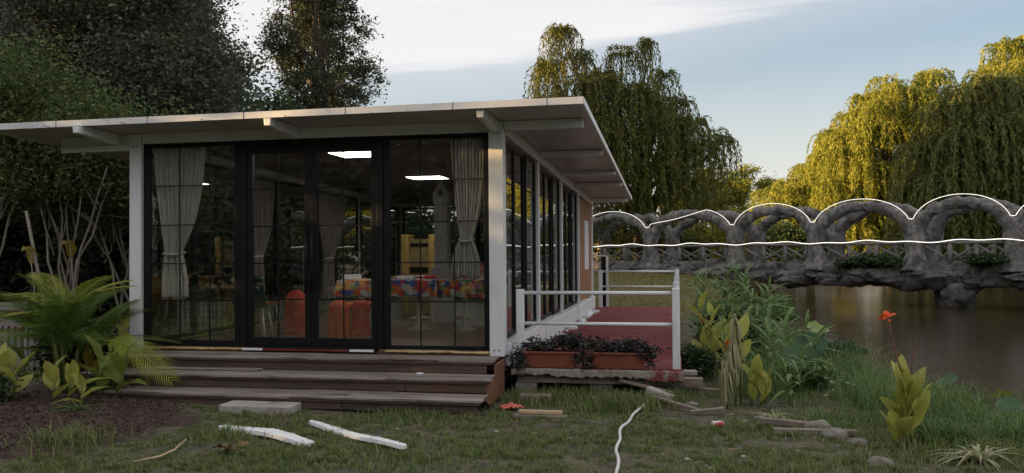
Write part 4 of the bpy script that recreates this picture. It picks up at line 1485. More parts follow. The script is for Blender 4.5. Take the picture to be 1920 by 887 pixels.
def willow(label, x, y, plumes, leaf, seed, strands=26, lsize=.30, lw=.20, trunk_r=.35, group='weeping willows round the pond', step=.16):
    """plumes: (dx, dy, z, reach, drop, n strands); strands leave each plume top and fall like a fountain"""
    r_ = np.random.default_rng(seed)
    rr = random.Random(seed)
    t_ = thing('willow', label, 'willow', (x, y, ground_z(x, y) - .03), 0, group)
    C, A2 = [], []
    gz = ground_z(x, y)
    for (dx, dy, z, reach, drop, n_) in plumes:
        for _ in range(n_):
            az = r_.uniform(0, 2 * math.pi)
            rc = reach * (.2 + 1.0 * r_.random() ** .8)
            dr = drop * r_.uniform(.30, 1.1)
            up = reach * .25 * r_.uniform(.2, 1.0)
            z0_ = z - reach * .45 * r_.random()
            L = dr + rc
            m_ = int(L / step)
            tt = np.linspace(.12, 1, m_)
            hx = rc * (1 - np.exp(-3.2 * tt)) / .96
            zz = z0_ + up * np.sin(np.minimum(tt * 3.5, math.pi)) - dr * np.maximum(tt - .22, 0) ** 1.35 / .72
            wob = .05 * np.sin(tt * 9 + r_.uniform(0, 6))
            p = np.stack([dx + hx * math.cos(az) - wob * math.sin(az), dy + hx * math.sin(az) + wob * math.cos(az), zz], 1)
            p = p[p[:, 2] > .4]
            if len(p) < 3:
                continue
            dirn = unit(np.gradient(p, axis=0))
            k = 2
            pc = np.repeat(p, k, 0) + r_.normal(size=(len(p) * k, 3)) * .05
            ad = unit(np.repeat(dirn, k, 0) + r_.normal(size=(len(p) * k, 3)) * .42)
            C.append(pc)
            A2.append(ad)
    C, A2 = np.concatenate(C), np.concatenate(A2)
    sd_ = unit(np.cross(A2, r_.normal(size=A2.shape)))
    v_, f_ = quads(C, A2, sd_, lsize * r_.uniform(.6, 1.3, len(C)), lsize * lw * r_.uniform(.7, 1.3, len(C)))
    link_mesh('crown', np_mesh('crown', v_, f_), leaf, t_)
    mean = Vector((sum(p[0] for p in plumes) / len(plumes) * .3, 0, 2.6))
    MB().tube(wobble_line((0, 0, 0), mean, 5, .1, rr), [trunk_r * 1.3, trunk_r, trunk_r * .9, trunk_r * .85, trunk_r * .8, trunk_r * .75], 10).build('trunk', M_bark, t_)
    for (dx, dy, z, reach, drop, n_) in plumes:
        MB().tube(wobble_line(mean, (dx, dy, z - .2), 7, .35, rr), [trunk_r * .6 * (1 - .85 * k / 7) for k in range(8)], 7).build('limb', M_bark, t_)
    return t_


# the willow just behind the bridge, left of centre of the pond
rw = random.Random(3)
pl = [(-4.2, 0, 13.1, 1.1, 5.0, 60), (-5.0, .6, 11.4, 1.3, 5.5, 60), (-3.2, -.5, 11.6, 1.0, 4.5, 34), (-1.0, .4, 11.9, 1.1, 4.0, 36), (.3, -.3, 12.1, .9, 3.6, 34), (1.2, .3, 10.6, 1.0, 4.0, 28), (-2.1, .2, 10.6, 1.3, 5.0, 50),
      (2.0, 0, 9.1, 1.1, 3.8, 32), (2.9, -.4, 7.9, 1.0, 4.0, 30), (3.6, .2, 7.3, 1.2, 3.0, 26), (4.3, -.2, 6.9, .9, 3.4, 28), (-2.2, -1.2, 10.0, 1.9, 6.8, 90), (0, -1.4, 9.4, 1.9, 7.0, 90), (-4.4, -1.2, 9.0, 1.8, 6.5, 80), (1.6, -1.4, 7.8, 1.8, 6.0, 80),
      (-1.5, -2.2, 5.6, 1.9, 4.0, 60), (.8, -2.0, 5.4, 1.8, 4.0, 60), (-3.4, -2.0, 5.8, 1.9, 4.2, 60), (2.4, -1.8, 4.8, 1.4, 3.4, 40),
      (-3.2, 1.6, 9.5, 1.9, 7.0, 70), (.6, 1.6, 9.0, 1.9, 7.0, 70), (-1.3, -2.0, 7.6, 2.0, 6.0, 90), (2.7, -1.0, 6.6, 1.6, 4.6, 60), (-5.5, -.6, 8.0, 1.8, 6.0, 60)]
willow('tall weeping willow behind the bridge, rising over the pavilion roof', -1.9, 45.5, pl, L_willow, 21)


def willow_mass(label, x, y, pts_, leaf, seed, reach=1.7, drop=5.0, n_=70):
    rr = random.Random(seed)
    p = []
    for (dx, z) in pts_:
        p.append((dx, rr.uniform(-.6, .6), z, reach * rr.uniform(.85, 1.2), drop * rr.uniform(.8, 1.2), n_))
        if z > 5:
            p.append((dx * .9 + rr.uniform(-.5, .5), rr.uniform(-2.2, -1.2), z - rr.uniform(1.8, 3.0), reach * 1.1, drop, int(n_ * .9)))
        if z > 8:
            p.append((dx * .9 + rr.uniform(-.5, .5), rr.uniform(-2.6, -1.6), z - rr.uniform(4, 5.5), reach * 1.2, drop * .8, int(n_ * .9)))
        p.append((dx * .9, rr.uniform(1.0, 2.0), z - rr.uniform(.8, 2.0), reach * 1.1, drop, int(n_ * .5)))
    return willow(label, x, y, p, leaf, seed, lsize=.36, lw=.24)


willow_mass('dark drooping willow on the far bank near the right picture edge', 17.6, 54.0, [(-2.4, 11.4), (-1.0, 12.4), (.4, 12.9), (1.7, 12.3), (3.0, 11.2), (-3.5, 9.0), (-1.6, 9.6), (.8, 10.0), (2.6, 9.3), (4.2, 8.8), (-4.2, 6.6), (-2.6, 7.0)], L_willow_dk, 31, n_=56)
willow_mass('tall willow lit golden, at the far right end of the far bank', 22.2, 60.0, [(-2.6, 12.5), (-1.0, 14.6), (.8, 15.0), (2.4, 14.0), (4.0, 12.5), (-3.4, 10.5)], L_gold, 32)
def feathery(label, x, y, lobes, seed, n_=46, reach=1.35, drop=2.3):
    rr = random.Random(seed)
    p = []
    for (dx, z) in lobes:
        for q in range(3 if z > 5 else 2):
            p.append((dx + rr.uniform(-.7, .7), (-1.6, 0, 1.2)[q] + rr.uniform(-.5, .5), z - (q == 0) * rr.uniform(.4, 1.2) + rr.uniform(-.5, .5), reach * rr.uniform(.7, 1.25), drop * rr.uniform(.6, 1.3), n_))
    return willow(label, x, y, p, L_gold, seed, lsize=.30, lw=.26, trunk_r=.3, step=.15)


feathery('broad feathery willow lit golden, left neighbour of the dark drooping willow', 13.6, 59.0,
         [(-2.4, 10.2), (-1.2, 11.2), (.2, 11.9), (1.5, 12.3), (2.9, 12.4), (-3.2, 8.8), (-1.8, 9.0), (-.2, 9.6), (1.4, 10.0), (3.0, 10.2), (-3.8, 7.0), (-2.4, 7.0), (-.8, 7.4), (.8, 7.8), (2.4, 8.0), (3.8, 8.2),
          (-3.6, 5.2), (-2.0, 5.0), (-.4, 5.2), (1.2, 5.6), (2.8, 5.8), (4.0, 6.0), (-2.6, 3.4), (-.6, 3.4), (1.4, 3.6), (3.2, 3.8)], 33)
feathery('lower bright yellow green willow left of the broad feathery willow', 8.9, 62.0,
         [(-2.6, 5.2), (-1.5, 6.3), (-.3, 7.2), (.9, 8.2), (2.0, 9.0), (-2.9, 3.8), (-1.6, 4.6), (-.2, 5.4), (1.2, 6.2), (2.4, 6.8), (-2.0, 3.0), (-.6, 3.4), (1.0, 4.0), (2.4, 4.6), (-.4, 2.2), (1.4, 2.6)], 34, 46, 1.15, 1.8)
for k, (x, y, h, R_, lab) in enumerate(((3.3, 76, 7.0, 2.0, 'small distant sunlit tree just right of the tall willow'), (6.2, 78, 7.8, 1.8, 'small distant sunlit tree with rounded clumps, left of the bright yellow tree'), (.2, 74, 6.0, 2.0, 'distant sunlit tree half hidden behind the tall willow'))):
    tree('distant_tree', lab, x, y, h, crown(16, R_, 2.2, h + .5, 80 + k, (.7, 1.1)), 560, 34, .30, L_gold, .22, .6, .16, 'small trees beyond the far bank', 8, seed=80 + k)
# undergrowth on the far bank, seen through the arches
rr = random.Random(9)
for k in range(11):
    x = -6 + k * 2.75 + rr.uniform(-.6, .6)
    y = 58.5 + rr.uniform(-1, 1.5) if x > 4 else 49 + rr.uniform(-1, 2)
    h = rr.uniform(2.4, 3.8)
    lab = ['sunlit shrub', 'dark shrub', 'dark leafy shrub'][k % 3] + ' of the undergrowth ' + ['hidden left of the pavilion edge', 'behind the leftmost bridge arch', 'under the tall willow', 'right under the tall willow', 'behind the slack rope light', 'behind the third whole arch from the right',
           'behind the railing of the third arch', 'behind the second whole arch from the right', 'between the two right arches', 'behind the rightmost whole arch', 'behind the right end of the bridge'][k]
    tree('bank_shrub', lab, x, y, h, crown(9, 1.5, .6, h - .3, 100 + k, (.7, 1.1)), 240, 34, .34, L_shrub if k % 3 else L_gold, .2, .5, .08, 'undergrowth behind the bridge', 4, cat='shrub', seed=100 + k)
# trees behind and beside the viewer: mirrored in the glass, and they keep the low sun off the lawn
def shade_tree(label, x, y, h, R_, z0, seed, group):
    return tree('broadleaf_tree', label, x, y, h, crown(22, R_, z0, h - 1, seed, (1.3, 2.0)), 1300, 40, .55, L_big, .36, .6, .22, group, 6, seed=seed)


SP = Vector((-math.sin(SUN_BACK), math.cos(SUN_BACK)))       # across the sun's path
SC = Vector((-1.9, 9.35)) - Vector((math.cos(SUN_BACK), math.sin(SUN_BACK))) * 24
GS = 'trees left of the viewer, outside the picture'
for k, (s, h, R_) in enumerate(((-15.8, 9, 3.2), (-10.5, 9, 3.2), (-5.0, 9, 2.4), (3.75, 9, 2.3), (7.5, 9, 2.6), (11.5, 9, 3.0), (16.5, 9, 3.2), (21.5, 9, 3.2), (27, 10, 3.4))):
    p = SC + SP * s
    shade_tree('broad dark tree left of the viewer, outside the picture', p.x, p.y, h, R_, .8, 120 + k, GS)
p = SC + SP * -.3  # two unseen trees added in the gap to shape the corner post's sun patch
tree('understorey_tree', 'unseen low bushy tree added in the row gap to cut off the lower sunbeam', p.x, p.y, 4.2, crown(16, 1.3, .5, 3.5, 131, (.8, 1.0)), 500, 40, .34, L_big, .3, .6, .12, None, 5, seed=131)
tree('sun_filter_tree', 'unseen sparse leaved tree added in the row gap to dim the sunbeam', p.x - 2.0, p.y - .8, 7, crown(14, .55, 3.8, 7.0, 132, (.5, .8)), 75, 24, .26, L_mid, .14, .6, .07, None, 6, seed=132)
for k, (x, y, h) in enumerate(((-26, -13, 8), (-21, -15, 7.5), (-16.5, -14, 8), (-12, -15, 7), (-7.5, -14.5, 8), (-3, -16, 7.5), (2, -15, 7), (8, -16, 8))):
    shade_tree('dark tree behind the viewer, mirrored in the glass front', x, y, h, 3.4, 1.5, 140 + k, 'trees behind the viewer')

# ------------------------------------------------------------------ plants
def leaf_mesh(name, L, Wd, droop, fold=.25, tipw=1.0, nseg=9, wave=0.0):
    V, Fc = [], []
    for j in range(nseg + 1):
        q = j / nseg
        w_ = Wd * .5 * (math.sin(math.pi * min(1, q * .93 + .05)) ** .8) * (1 - .25 * q) * 1.15
        if j == nseg:
            w_ = .001
        y_ = L * (q - .12 * droop * q * q)
        z_ = -droop * L * q ** 2.4 * .55
        for i, k in enumerate((-1, -.5, 0, .5, 1)):
            V.append((k * w_, y_, z_ + abs(k) * w_ * fold + wave * w_ * math.sin(q * 14 + i * 1.7)))
    for j in range(nseg):
        for i in range(4):
            Fc.append((j * 5 + i, j * 5 + i + 1, (j + 1) * 5 + i + 1, (j + 1) * 5 + i))
    return np_mesh(name, V, Fc, True)


LM = {}
for mname, mm in (('lime', L_canna), ('green', L_canna_green), ('yellow', L_canna_yel)):
    LM[mname] = []
    for L, w_, d_ in ((.42, .18, .25), (.46, .155, .7), (.36, .17, .1)):
        me_ = leaf_mesh('canna_leaf', L, w_, d_, .35, wave=.12)
        me_.materials.append(mm)
        LM[mname].append(me_)


def canna(label, x, y, stems, kind, seed, group, sc_=1.0, flower=None, zoff=0.0, upr=0):
    """stems: (dx, dy, height, n leaves)"""
    rr = random.Random(seed)
    t_ = thing('canna_plant', label, 'canna', (x, y, ground_z(x, y) - .01 + zoff), 0, group)
    for (dx, dy, h, n_) in stems:
        top = Vector((dx * 1.6, dy * 1.6, h))
        MB().tube([(dx, dy, 0), (dx * 1.25, dy * 1.25, h * .5), top], [.013, .011, .006], 6).build('stem', M_stalk, t_)
        a0 = rr.uniform(0, 6.28)
        for k in range(n_):
            q = (k + .6) / n_
            p = Vector((dx, dy, 0)).lerp(top, .12 + .85 * q)
            pitch = R(min(84, 30 + upr + (52 - upr * .5) * q + rr.uniform(-12, 12)))
            az = a0 + k * 2.4 + rr.uniform(-.3, .3)
            s = sc_ * rr.uniform(.75, 1.1) * (.75 + .35 * math.sin(math.pi * min(1, q + .15)))
            o = link_mesh('leaf', rr.choice(LM[kind]), None, t_, p, (pitch, rr.uniform(-.25, .25), az), s)
    if flower:
        (fx, fy, fz) = flower
        MB().tube([(0, 0, .5), (fx * .5, fy, fz * .7), (fx * .8, fy, fz * .88), (fx, fy, fz)], [.008, .006, .005, .004], 6).build('flower_stalk', M_stalk_red, t_)
        petals(t_, (fx, fy, fz), .075, rr)
    return t_


PET = leaf_mesh('petal', 1.0, .55, .6, .2, nseg=5)
PET.materials.append(L_flower)


def petals(parent, c_, s, rr, n_=7):
    for k in range(n_):
        link_mesh('petal', PET, None, parent, Vector(c_) + Vector((0, 0, rr.uniform(-.3, .1) * s)), (rr.uniform(-.2, 1.2), rr.uniform(-.4, .4), k * 2.4), s * rr.uniform(.7, 1.15))


GC = 'yellow green canna plants'
canna('upright lime canna at the bottom left picture corner', -6.78, 7.72, [(0, 0, .42, 4), (-.16, .05, .36, 3)], 'lime', 201, GC, 1.05)
canna('spreading lime canna with slender leaves beside the corner canna', -6.22, 7.62, [(0, 0, .34, 4), (.06, .1, .28, 3)], 'lime', 202, GC, .9)
canna('broad leaved green canna under the palm, nearest the steps', -6.02, 8.05, [(0, 0, .45, 4), (.15, .04, .38, 4)], 'green', 203, GC, 1.05)
canna('short pale canna on the mulch between the other lime cannas', -5.85, 7.55, [(0, 0, .22, 4)], 'lime', 204, GC, .75)
canna('striped lime canna right of the palm, against the white corner post', -6.42, 8.95, [(0, .05, .78, 4), (.06, 0, .62, 3)], 'lime', 205, GC, .85)
canna('yellowing canna low beside the left end of the steps', -6.72, 8.75, [(0, 0, .40, 5), (.14, -.06, .30, 4)], 'yellow', 206, GC, .85)
canna('canna with a red flower left of the palm', -7.55, 8.75, [(0, 0, .40, 3)], 'green', 207, GC, .9, (-.02, 0, .74))
for x, y, z, lab, sd_ in ((-8.46, 9.9, 1.72, 'tall leaning stem with one big yellowed leaf at far left', 208), (-8.02, 10.1, 1.80, 'tall stem with a drooping yellowed leaf right of the leaning yellow one', 209)):
    t_ = thing('canna_plant', lab, 'canna', (x, y, 0), 0)
    MB().tube([(.18, 0, 0), (.10, 0, .9), (0, 0, z)], [.010, .009, .006], 6).build('stem', M_palebark, t_)
    link_mesh('leaf', LM['yellow'][0], None, t_, (0, 0, z), (R(-40), .3, R(20)), .85)
    link_mesh('leaf', LM['yellow'][1], None, t_, (0, 0, z - .03), (R(15), -.2, R(200)), .55)
# right bank
canna('tall lime canna with one red orange flower standing alone at lower right', 1.79, 7.40, [(0, 0, .50, 10), (.03, .03, .40, 6), (-.05, .02, .10, 3)], 'lime', 214, GC, .95, (-.13, 0, 1.06), 0, 30)
t_ = thing('seed_stalk', 'dark seed stalk beside the red flower of the lone canna', 'stalk', (1.82, 7.43, 0))
MB().tube([(0, 0, .3), (.03, 0, .7), (.07, 0, .92)], [.007, .005, .003], 6).build('stalk', M_stalk_red, t_)
for k in range(8):
    MB().tube([(.05 + .003 * k, 0, .78 + .02 * k), (.05 + .003 * k + .02 * (-1) ** k, .004, .79 + .02 * k)], [.006, .003], 5).build('seed', M_bark, t_)
canna('lime canna with straw coloured dead leaves, before the deck railing', .62, 9.15, [(.10, 0, .36, 5), (.18, .0, .26, 4), (.0, .05, .82, 3)], 'lime', 212, GC, .85, None, 0, 15)
canna('yellow green canna close to the white railing post', .40, 11.2, [(0, 0, .85, 6), (.14, .1, .70, 5), (-.08, .15, .95, 5)], 'lime', 213, GC, .95, (-.10, 0, .72))
canna('canna with a small red flower, left of the dead leaved canna', .52, 10.3, [(0, 0, .55, 4), (.08, .1, .45, 4)], 'lime', 214, GC, .85, (.02, 0, .52))
canna('green canna behind the reeds at the far end of the deck', .85, 14.6, [(0, 0, .8, 5), (.2, 0, .7, 5)], 'green', 215, GC, .95)
canna('yellow canna with an orange flower outside the left glass wall, seen through the left window', -7.95, 14.2, [(0, 0, .60, 6), (.15, .1, .5, 5)], 'lime', 220, GC, 1.15, (-.05, 0, 1.05))
canna('yellow canna nearest the pavilion side, seen through the left window', -7.52, 14.0, [(0, 0, .55, 6), (-.12, .1, .45, 4)], 'lime', 221, GC, 1.1)
canna('yellowed canna farther along the left glass wall, seen through the left window', -8.3, 14.9, [(0, 0, .65, 6), (.1, .1, .5, 4)], 'yellow', 222, GC, 1.1)


def strap_mesh(name, n_, L, w_, droop, seed, m, up=(.5, 1.0)):
    """a clump of arching strap leaves: each a 5-segment ribbon"""
    r_ = np.random.default_rng(seed)
    seg = 6
    tt = np.linspace(0, 1, seg + 1)
    V, Fc = [], []
    for i in range(n_):
        az = r_.uniform(0, 6.283)
        l_ = L * r_.uniform(.6, 1.15)
        u_ = r_.uniform(*up)
        hx = l_ * (.25 + .75 * (1 - u_)) * tt + droop * l_ * .18 * tt ** 2
        hz = l_ * u_ * (tt - droop * .62 * tt ** 2.4)
        ww = w_ * (1 - tt ** 2.5) * .5 + .0008
        ca, sa = math.cos(az), math.sin(az)
        o_ = len(V)
        bx, by = r_.normal(size=2) * L * .06
        for j in range(seg + 1):
            V.append((bx + hx[j] * ca - ww[j] * sa, by + hx[j] * sa + ww[j] * ca, max(hz[j], .005)))
            V.append((bx + hx[j] * ca + ww[j] * sa, by + hx[j] * sa - ww[j] * ca, max(hz[j], .005)))
        for j in range(seg):
            Fc.append((o_ + 2 * j, o_ + 2 * j + 1, o_ + 2 * j + 3, o_ + 2 * j + 2))
    me_ = np_mesh(name, V, Fc, True)
    me_.materials.append(m)
    return me_


def strap_plant(name, label, cat, x, y, n_, L, w_, droop, seed, m, group=None, up=(.5, 1.0), z=0.0, stem=None):
    t_ = thing(name, label, cat, (x, y, ground_z(x, y) - .01 + z), 0, group)
    link_mesh('foliage', strap_mesh('foliage', n_, L, w_, droop, seed, m, up), None, t_, (0, 0, stem or 0))
    if stem:
        MB().tube([(0, 0, 0), (.01, 0, stem * .6), (0, 0, stem + .05)], [.012, .010, .006], 6).build('stem', M_stalk, t_)
    return t_


strap_plant('spider_plant', 'cream striped spider plant drooping at the lower right picture edge', 'spider plant', 2.2, 6.98, 60, .42, .022, 1.5, 301, L_strap, up=(.35, .8))
strap_plant('spider_plant', 'small cream striped spider plant at the foot of the dead leaved canna', 'spider plant', .85, 8.35, 42, .34, .014, 1.4, 302, L_strap, up=(.4, .85))
def hang_mesh(name, n_, L, w_, top, seed, m):
    """dead strap leaves folded over a stalk and hanging down"""
    r_ = np.random.default_rng(seed)
    V, Fc = [], []
    for i in range(n_):
        az, l_, out_ = r_.uniform(0, 6.283), L * r_.uniform(.5, 1.1), r_.uniform(.02, .11)
        z0_ = top * r_.uniform(.55, 1.0)
        o_ = len(V)
        for j in range(8):
            q = j / 7
            rr_ = out_ * math.sin(min(q * 2.2, 1.6)) + .02 * math.sin(q * 5 + i)
            zz = z0_ + .07 * math.sin(min(q * 5, math.pi)) - l_ * max(0, q - .12) ** 1.1
            ww = w_ * .5 * (1 - q ** 3) + .001
            ca, sa = math.cos(az + q * .5), math.sin(az + q * .5)
            V += [(rr_ * ca - ww * sa, rr_ * sa + ww * ca, max(zz, .01)), (rr_ * ca + ww * sa, rr_ * sa - ww * ca, max(zz, .01))]
        for j in range(7):
            Fc.append((o_ + 2 * j, o_ + 2 * j + 1, o_ + 2 * j + 3, o_ + 2 * j + 2))
    me_ = np_mesh(name, V, Fc, True)
    me_.materials.append(m)
    return me_


for (x, y, n_, L, top, sd_, lab) in ((.56, 9.1, 44, .5, .95, 303, 'straw coloured dead leaves hanging from the tall stalk of the dead leaved canna'), (.47, 8.98, 46, .42, .55, 304, 'lower skirt of straw coloured dead leaves, left of the dead leaved canna')):
    t_ = thing('strappy_plant', lab, 'dead leaves', (x, y, ground_z(x, y) - .01))
    link_mesh('foliage', hang_mesh('foliage', n_, L, .022, top, sd_, L_strap), None, t_)
    MB().tube([(0, 0, 0), (.01, 0, top * .6), (0, 0, top)], [.013, .011, .007], 6).build('stem', M_stalk, t_)
strap_plant('strappy_plant', 'bluish grass tuft on the mulch under the lime cannas', 'grass tuft', -5.75, 7.4, 70, .36, .010, 1.2, 305, L_bluegreen, up=(.3, .8))
for k, (x, y, st_, lab) in enumerate(((.78, 14.0, .9, 'tallest bluish leafy reed beside the deck, top at railing height'), (.45, 13.4, .65, 'bluish leafy reed leaning toward the white railing'), (1.15, 14.4, .75, 'bluish leafy reed on the pond side of the tallest reed'),
                                      (.65, 15.0, .95, 'bluish leafy reed behind the tallest reed'), (.3, 14.3, .4, 'short bluish leafy reed next to the deck edge'), (1.0, 13.2, .35, 'short bluish leafy reed before the tallest reed'))):
    t_ = strap_plant('reed', lab, 'reed', x, y, 46, .50, .022, 1.2, 310 + k, L_bluegreen, 'leafy reeds at the far end of the deck', (.45, .95), 0, st_)
    link_mesh('foliage', strap_mesh('foliage', 40, .45, .02, 1.2, 330 + k, L_bluegreen, (.3, .8)), None, t_, (0, 0, st_ * .45))
# lush grasses of the bank: nobody could count them
rb = np.random.default_rng(8)
pp, hh = [], []
for _ in range(330):
    y = rb.uniform(8.2, 22)
    xs_ = np.interp(y, SH_Y, SH_X)
    x = rb.uniform(.55 if y > 9.3 else 1.2, xs_ - .1 if y > 13 else xs_ - 1.1)
    h = rb.uniform(.12, .62) * rb.uniform(.5, 1) * (1.0 if y < 14 else .8)
    k = int(60 * (1 if y < 13 else .6))
    pp.append(rb.normal(size=(k, 2)) * .15 + [x, y])
    hh.append(np.full(k, h))
grass('bank_grass', 'lush dark green grasses covering the pond bank', np.concatenate(pp), np.concatenate(hh), .008, L_reed, .85)
pp, hh = [], []
for _ in range(90):
    y = rb.uniform(7.5, 8.5)
    x = rb.uniform(1.95, 3.9)
    pp.append(rb.normal(size=(120, 2)) * .10 + [x, y])
    hh.append(np.full(120, rb.uniform(.09, .20)))
grass('bank_grass', 'lush dark green grasses at the near pond edge, lower right', np.concatenate(pp), np.concatenate(hh), .012, L_reed, .85)


def bush(label, x, y, R_, h, m, seed, n_=120, ls=.1, lw=.55, cat='bush', group=None, name='bush'):
    r_ = np.random.default_rng(seed)
    rr = random.Random(seed)
    t_ = thing(name, label, cat, (x, y, ground_z(x, y) - .01), 0, group)
    bl = [(rr.uniform(-.5, .5) * R_, rr.uniform(-.5, .5) * R_, h * rr.uniform(.35, .75), R_ * .6, R_ * .6, h * .35) for _ in range(6)]
    cc, c_ = blob_points(bl, n_, 16, .08, r_, .3)
    c_ = c_[c_[:, 2] > .02]
    v_, f_ = rand_leaves(c_, ls, ls * lw, r_, .4)
    link_mesh('foliage', np_mesh('foliage', v_, f_), m, t_)
    mb = MB()
    for q in range(5):
        mb.tube([(0, 0, 0), tuple(cc[q] * .5), tuple(cc[q])], [.012, .008, .003], 5)
    mb.build('stems', M_bark, t_)['kind'] = 'stuff'
    return t_


GB = 'leafy bushes on the pond bank'
bush('dark green bush on the bank just behind the deck railing', .62, 12.2, .5, .8, L_shrub, 401, 150, .09, .5, group=GB)
bush('broad dark green bush in the middle of the bank', 1.45, 10.4, .35, .34, L_reed, 402, 90, .10, .35, group=GB)
bush('dark green bush at the waterline behind the middle of the bank', 1.95, 12.6, .4, .36, L_shrub, 403, 110, .08, .4, group=GB)
SLM = []
for L, w_, d_ in ((.34, .040, .9), (.30, .048, .5), (.38, .036, 1.2)):
    me_ = leaf_mesh('stalk_leaf', L, w_, d_, .3)
    me_.materials.append(L_bluegreen)
    SLM.append(me_)
rr = random.Random(55)
spots_ = [(.30, 12.6, 1.15), (.55, 13.3, 1.30), (.80, 13.8, 1.34), (1.05, 14.3, 1.30), (.95, 12.7, .95), (1.30, 13.4, 1.0), (.62, 11.7, .85), (1.15, 11.6, .75), (1.45, 12.3, .75), (.98, 10.4, .62), (1.28, 9.7, .55), (1.6, 10.9, .55), (1.1, 9.1, .45), (.85, 11.1, .8), (1.7, 11.9, .6), (1.5, 14.6, .95), (.45, 14.8, 1.1),
          (.28, 11.9, .95), (.42, 12.9, 1.2), (.66, 12.4, 1.1), (.9, 13.3, 1.25), (.7, 14.2, 1.36), (1.2, 12.9, .95), (.34, 13.8, 1.2), (1.0, 11.8, .8), (.58, 10.8, .8), (1.25, 10.9, .62)]
for k, (x, y, h) in enumerate(spots_):
    where = ['between the white railing and the tallest stalks', 'beside the deck railing', 'whose tip rises to the railing top', 'just right of the tallest one', 'in front of the tallest ones', 'on the pond side of the tallest ones', 'near the lime canna by the railing', 'before the taro like leaf', 'near the middle of the waterline', 'right of the dead leaved canna',
             'before the drooping taro like leaf', 'above the bank grasses', 'nearest the log edging', 'behind the dead leaved canna', 'close to the pond in the middle of the bank', 'farthest to the pond side', 'farthest back beside the deck',
             'closest to the deck corner', 'second closest to the deck corner', 'just before the tall thicket', 'inside the tall thicket', 'at the back of the tall thicket', 'on the pond edge of the thicket', 'behind the second deck railing post', 'below the pond edge of the thicket', 'right of the lime canna by the railing', 'between the dead leaved canna and the water'][k]
    t_ = thing('leafy_stalk', 'upright bluish green leafy stalk ' + where, 'plant', (x, y, ground_z(x, y) - .01), 0, 'upright leafy stalks on the pond bank')
    lean = (rr.uniform(-.08, .08), rr.uniform(-.05, .05))
    MB().tube([(0, 0, 0), (lean[0] * .4, lean[1] * .4, h * .5), (lean[0], lean[1], h)], [.010, .008, .004], 6).build('stem', M_stalk, t_)
    n_ = int(9 + 9 * h)
    for q in range(n_):
        u_ = (q + 1) / n_
        link_mesh('leaf', rr.choice(SLM), None, t_, (lean[0] * u_, lean[1] * u_, h * (.15 + .85 * u_)), (R(rr.uniform(15, 60) + 15 * u_), rr.uniform(-.3, .3), q * 2.4 + rr.uniform(-.3, .3)), rr.uniform(.7, 1.15))

bush('rusty tinged bush under the left end of the bridge', 2.0, 24.0, .9, 1.1, leaf_mat('rusty_leaves', [(.05, .05, .02), (.10, .055, .02), (.06, .08, .025)], .3), 404, 160, .12, .5, group=GB)
bush('green bush sloping to the water before the bridge', 1.7, 19.5, .9, .7, L_reed, 405, 220, .12, .5, group=GB)
bush('low dark bush on the bank between the cannas and the deck', .22, 10.9, .3, .42, L_shrub, 406, 120, .07, .5, group=GB)
bush('dark marigold bush with orange flowers at the lower left corner', -7.0, 7.55, .34, .34, L_shrub, 407, 150, .05, .5, name='marigold')
bush('dark leafy bush behind the palm foot', -7.2, 9.3, .55, .7, L_shrub, 408, 170, .08, .5)
bush('dark seedling bush with white flowers at the left end of the steps', -6.25, 8.25, .22, .26, L_shrub, 409, 90, .05, .5)
bush('green vine leaves creeping over the bridge railing', 7.1, 32.6, .8, .42, L_shrub, 410, 170, .12, .6, name='vine', cat='vine').location.z = .98
bush('green vine leaves tumbling over the bridge face near the right arch', 10.0, 30.6, .8, .42, L_shrub, 411, 150, .12, .6, name='vine', cat='vine').location.z = .98
bush('green vine leaves on the bridge deck under the second arch', 6.2, 33.2, .6, .3, L_shrub, 412, 100, .12, .6, name='vine', cat='vine').location.z = .98
for k, (x, y, z) in enumerate(((-6.86, 7.42, .19), (-6.80, 7.5, .22), (-6.95, 7.4, .24))):
    t_ = thing('marigold_flower', 'orange marigold flower on the dark bush in the lower left corner', 'flower', (x, y, z), 0, 'orange marigolds')
    for q in range(10):
        link_mesh('petal', PET, None, t_, (0, 0, 0), (random.uniform(-.1, .9), 0, q * 2.4), .028)
# lotus leaves
lm_ = []
for mm in (L_lotus, L_lotus_y):
    V, Fc = [(0, 0, -.02)], []
    for j in range(1, 5):
        for i in range(24):
            a = 2 * math.pi * i / 24
            r_ = j / 4 * (1 + .05 * math.sin(3 * a) + .04 * math.sin(7 * a))
            V.append((r_ * math.cos(a), r_ * math.sin(a), .06 * r_ * r_ + (.09 * math.sin(3 * a + 1) + .05 * math.sin(8 * a)) * r_ ** 3))
    me_ = bpy.data.meshes.new('lotus_leaf')
    Fc = [(0, 1 + i, 1 + (i + 1) % 24) for i in range(24)]
    for j in range(3):
        for i in range(24):
            Fc.append((1 + j * 24 + i, 1 + (j + 1) * 24 + i, 1 + (j + 1) * 24 + (i + 1) % 24, 1 + j * 24 + (i + 1) % 24))
    me_.from_pydata(V, [], Fc)
    me_.polygons.foreach_set('use_smooth', [True] * len(Fc))
    me_.materials.append(mm)
    lm_.append(me_)
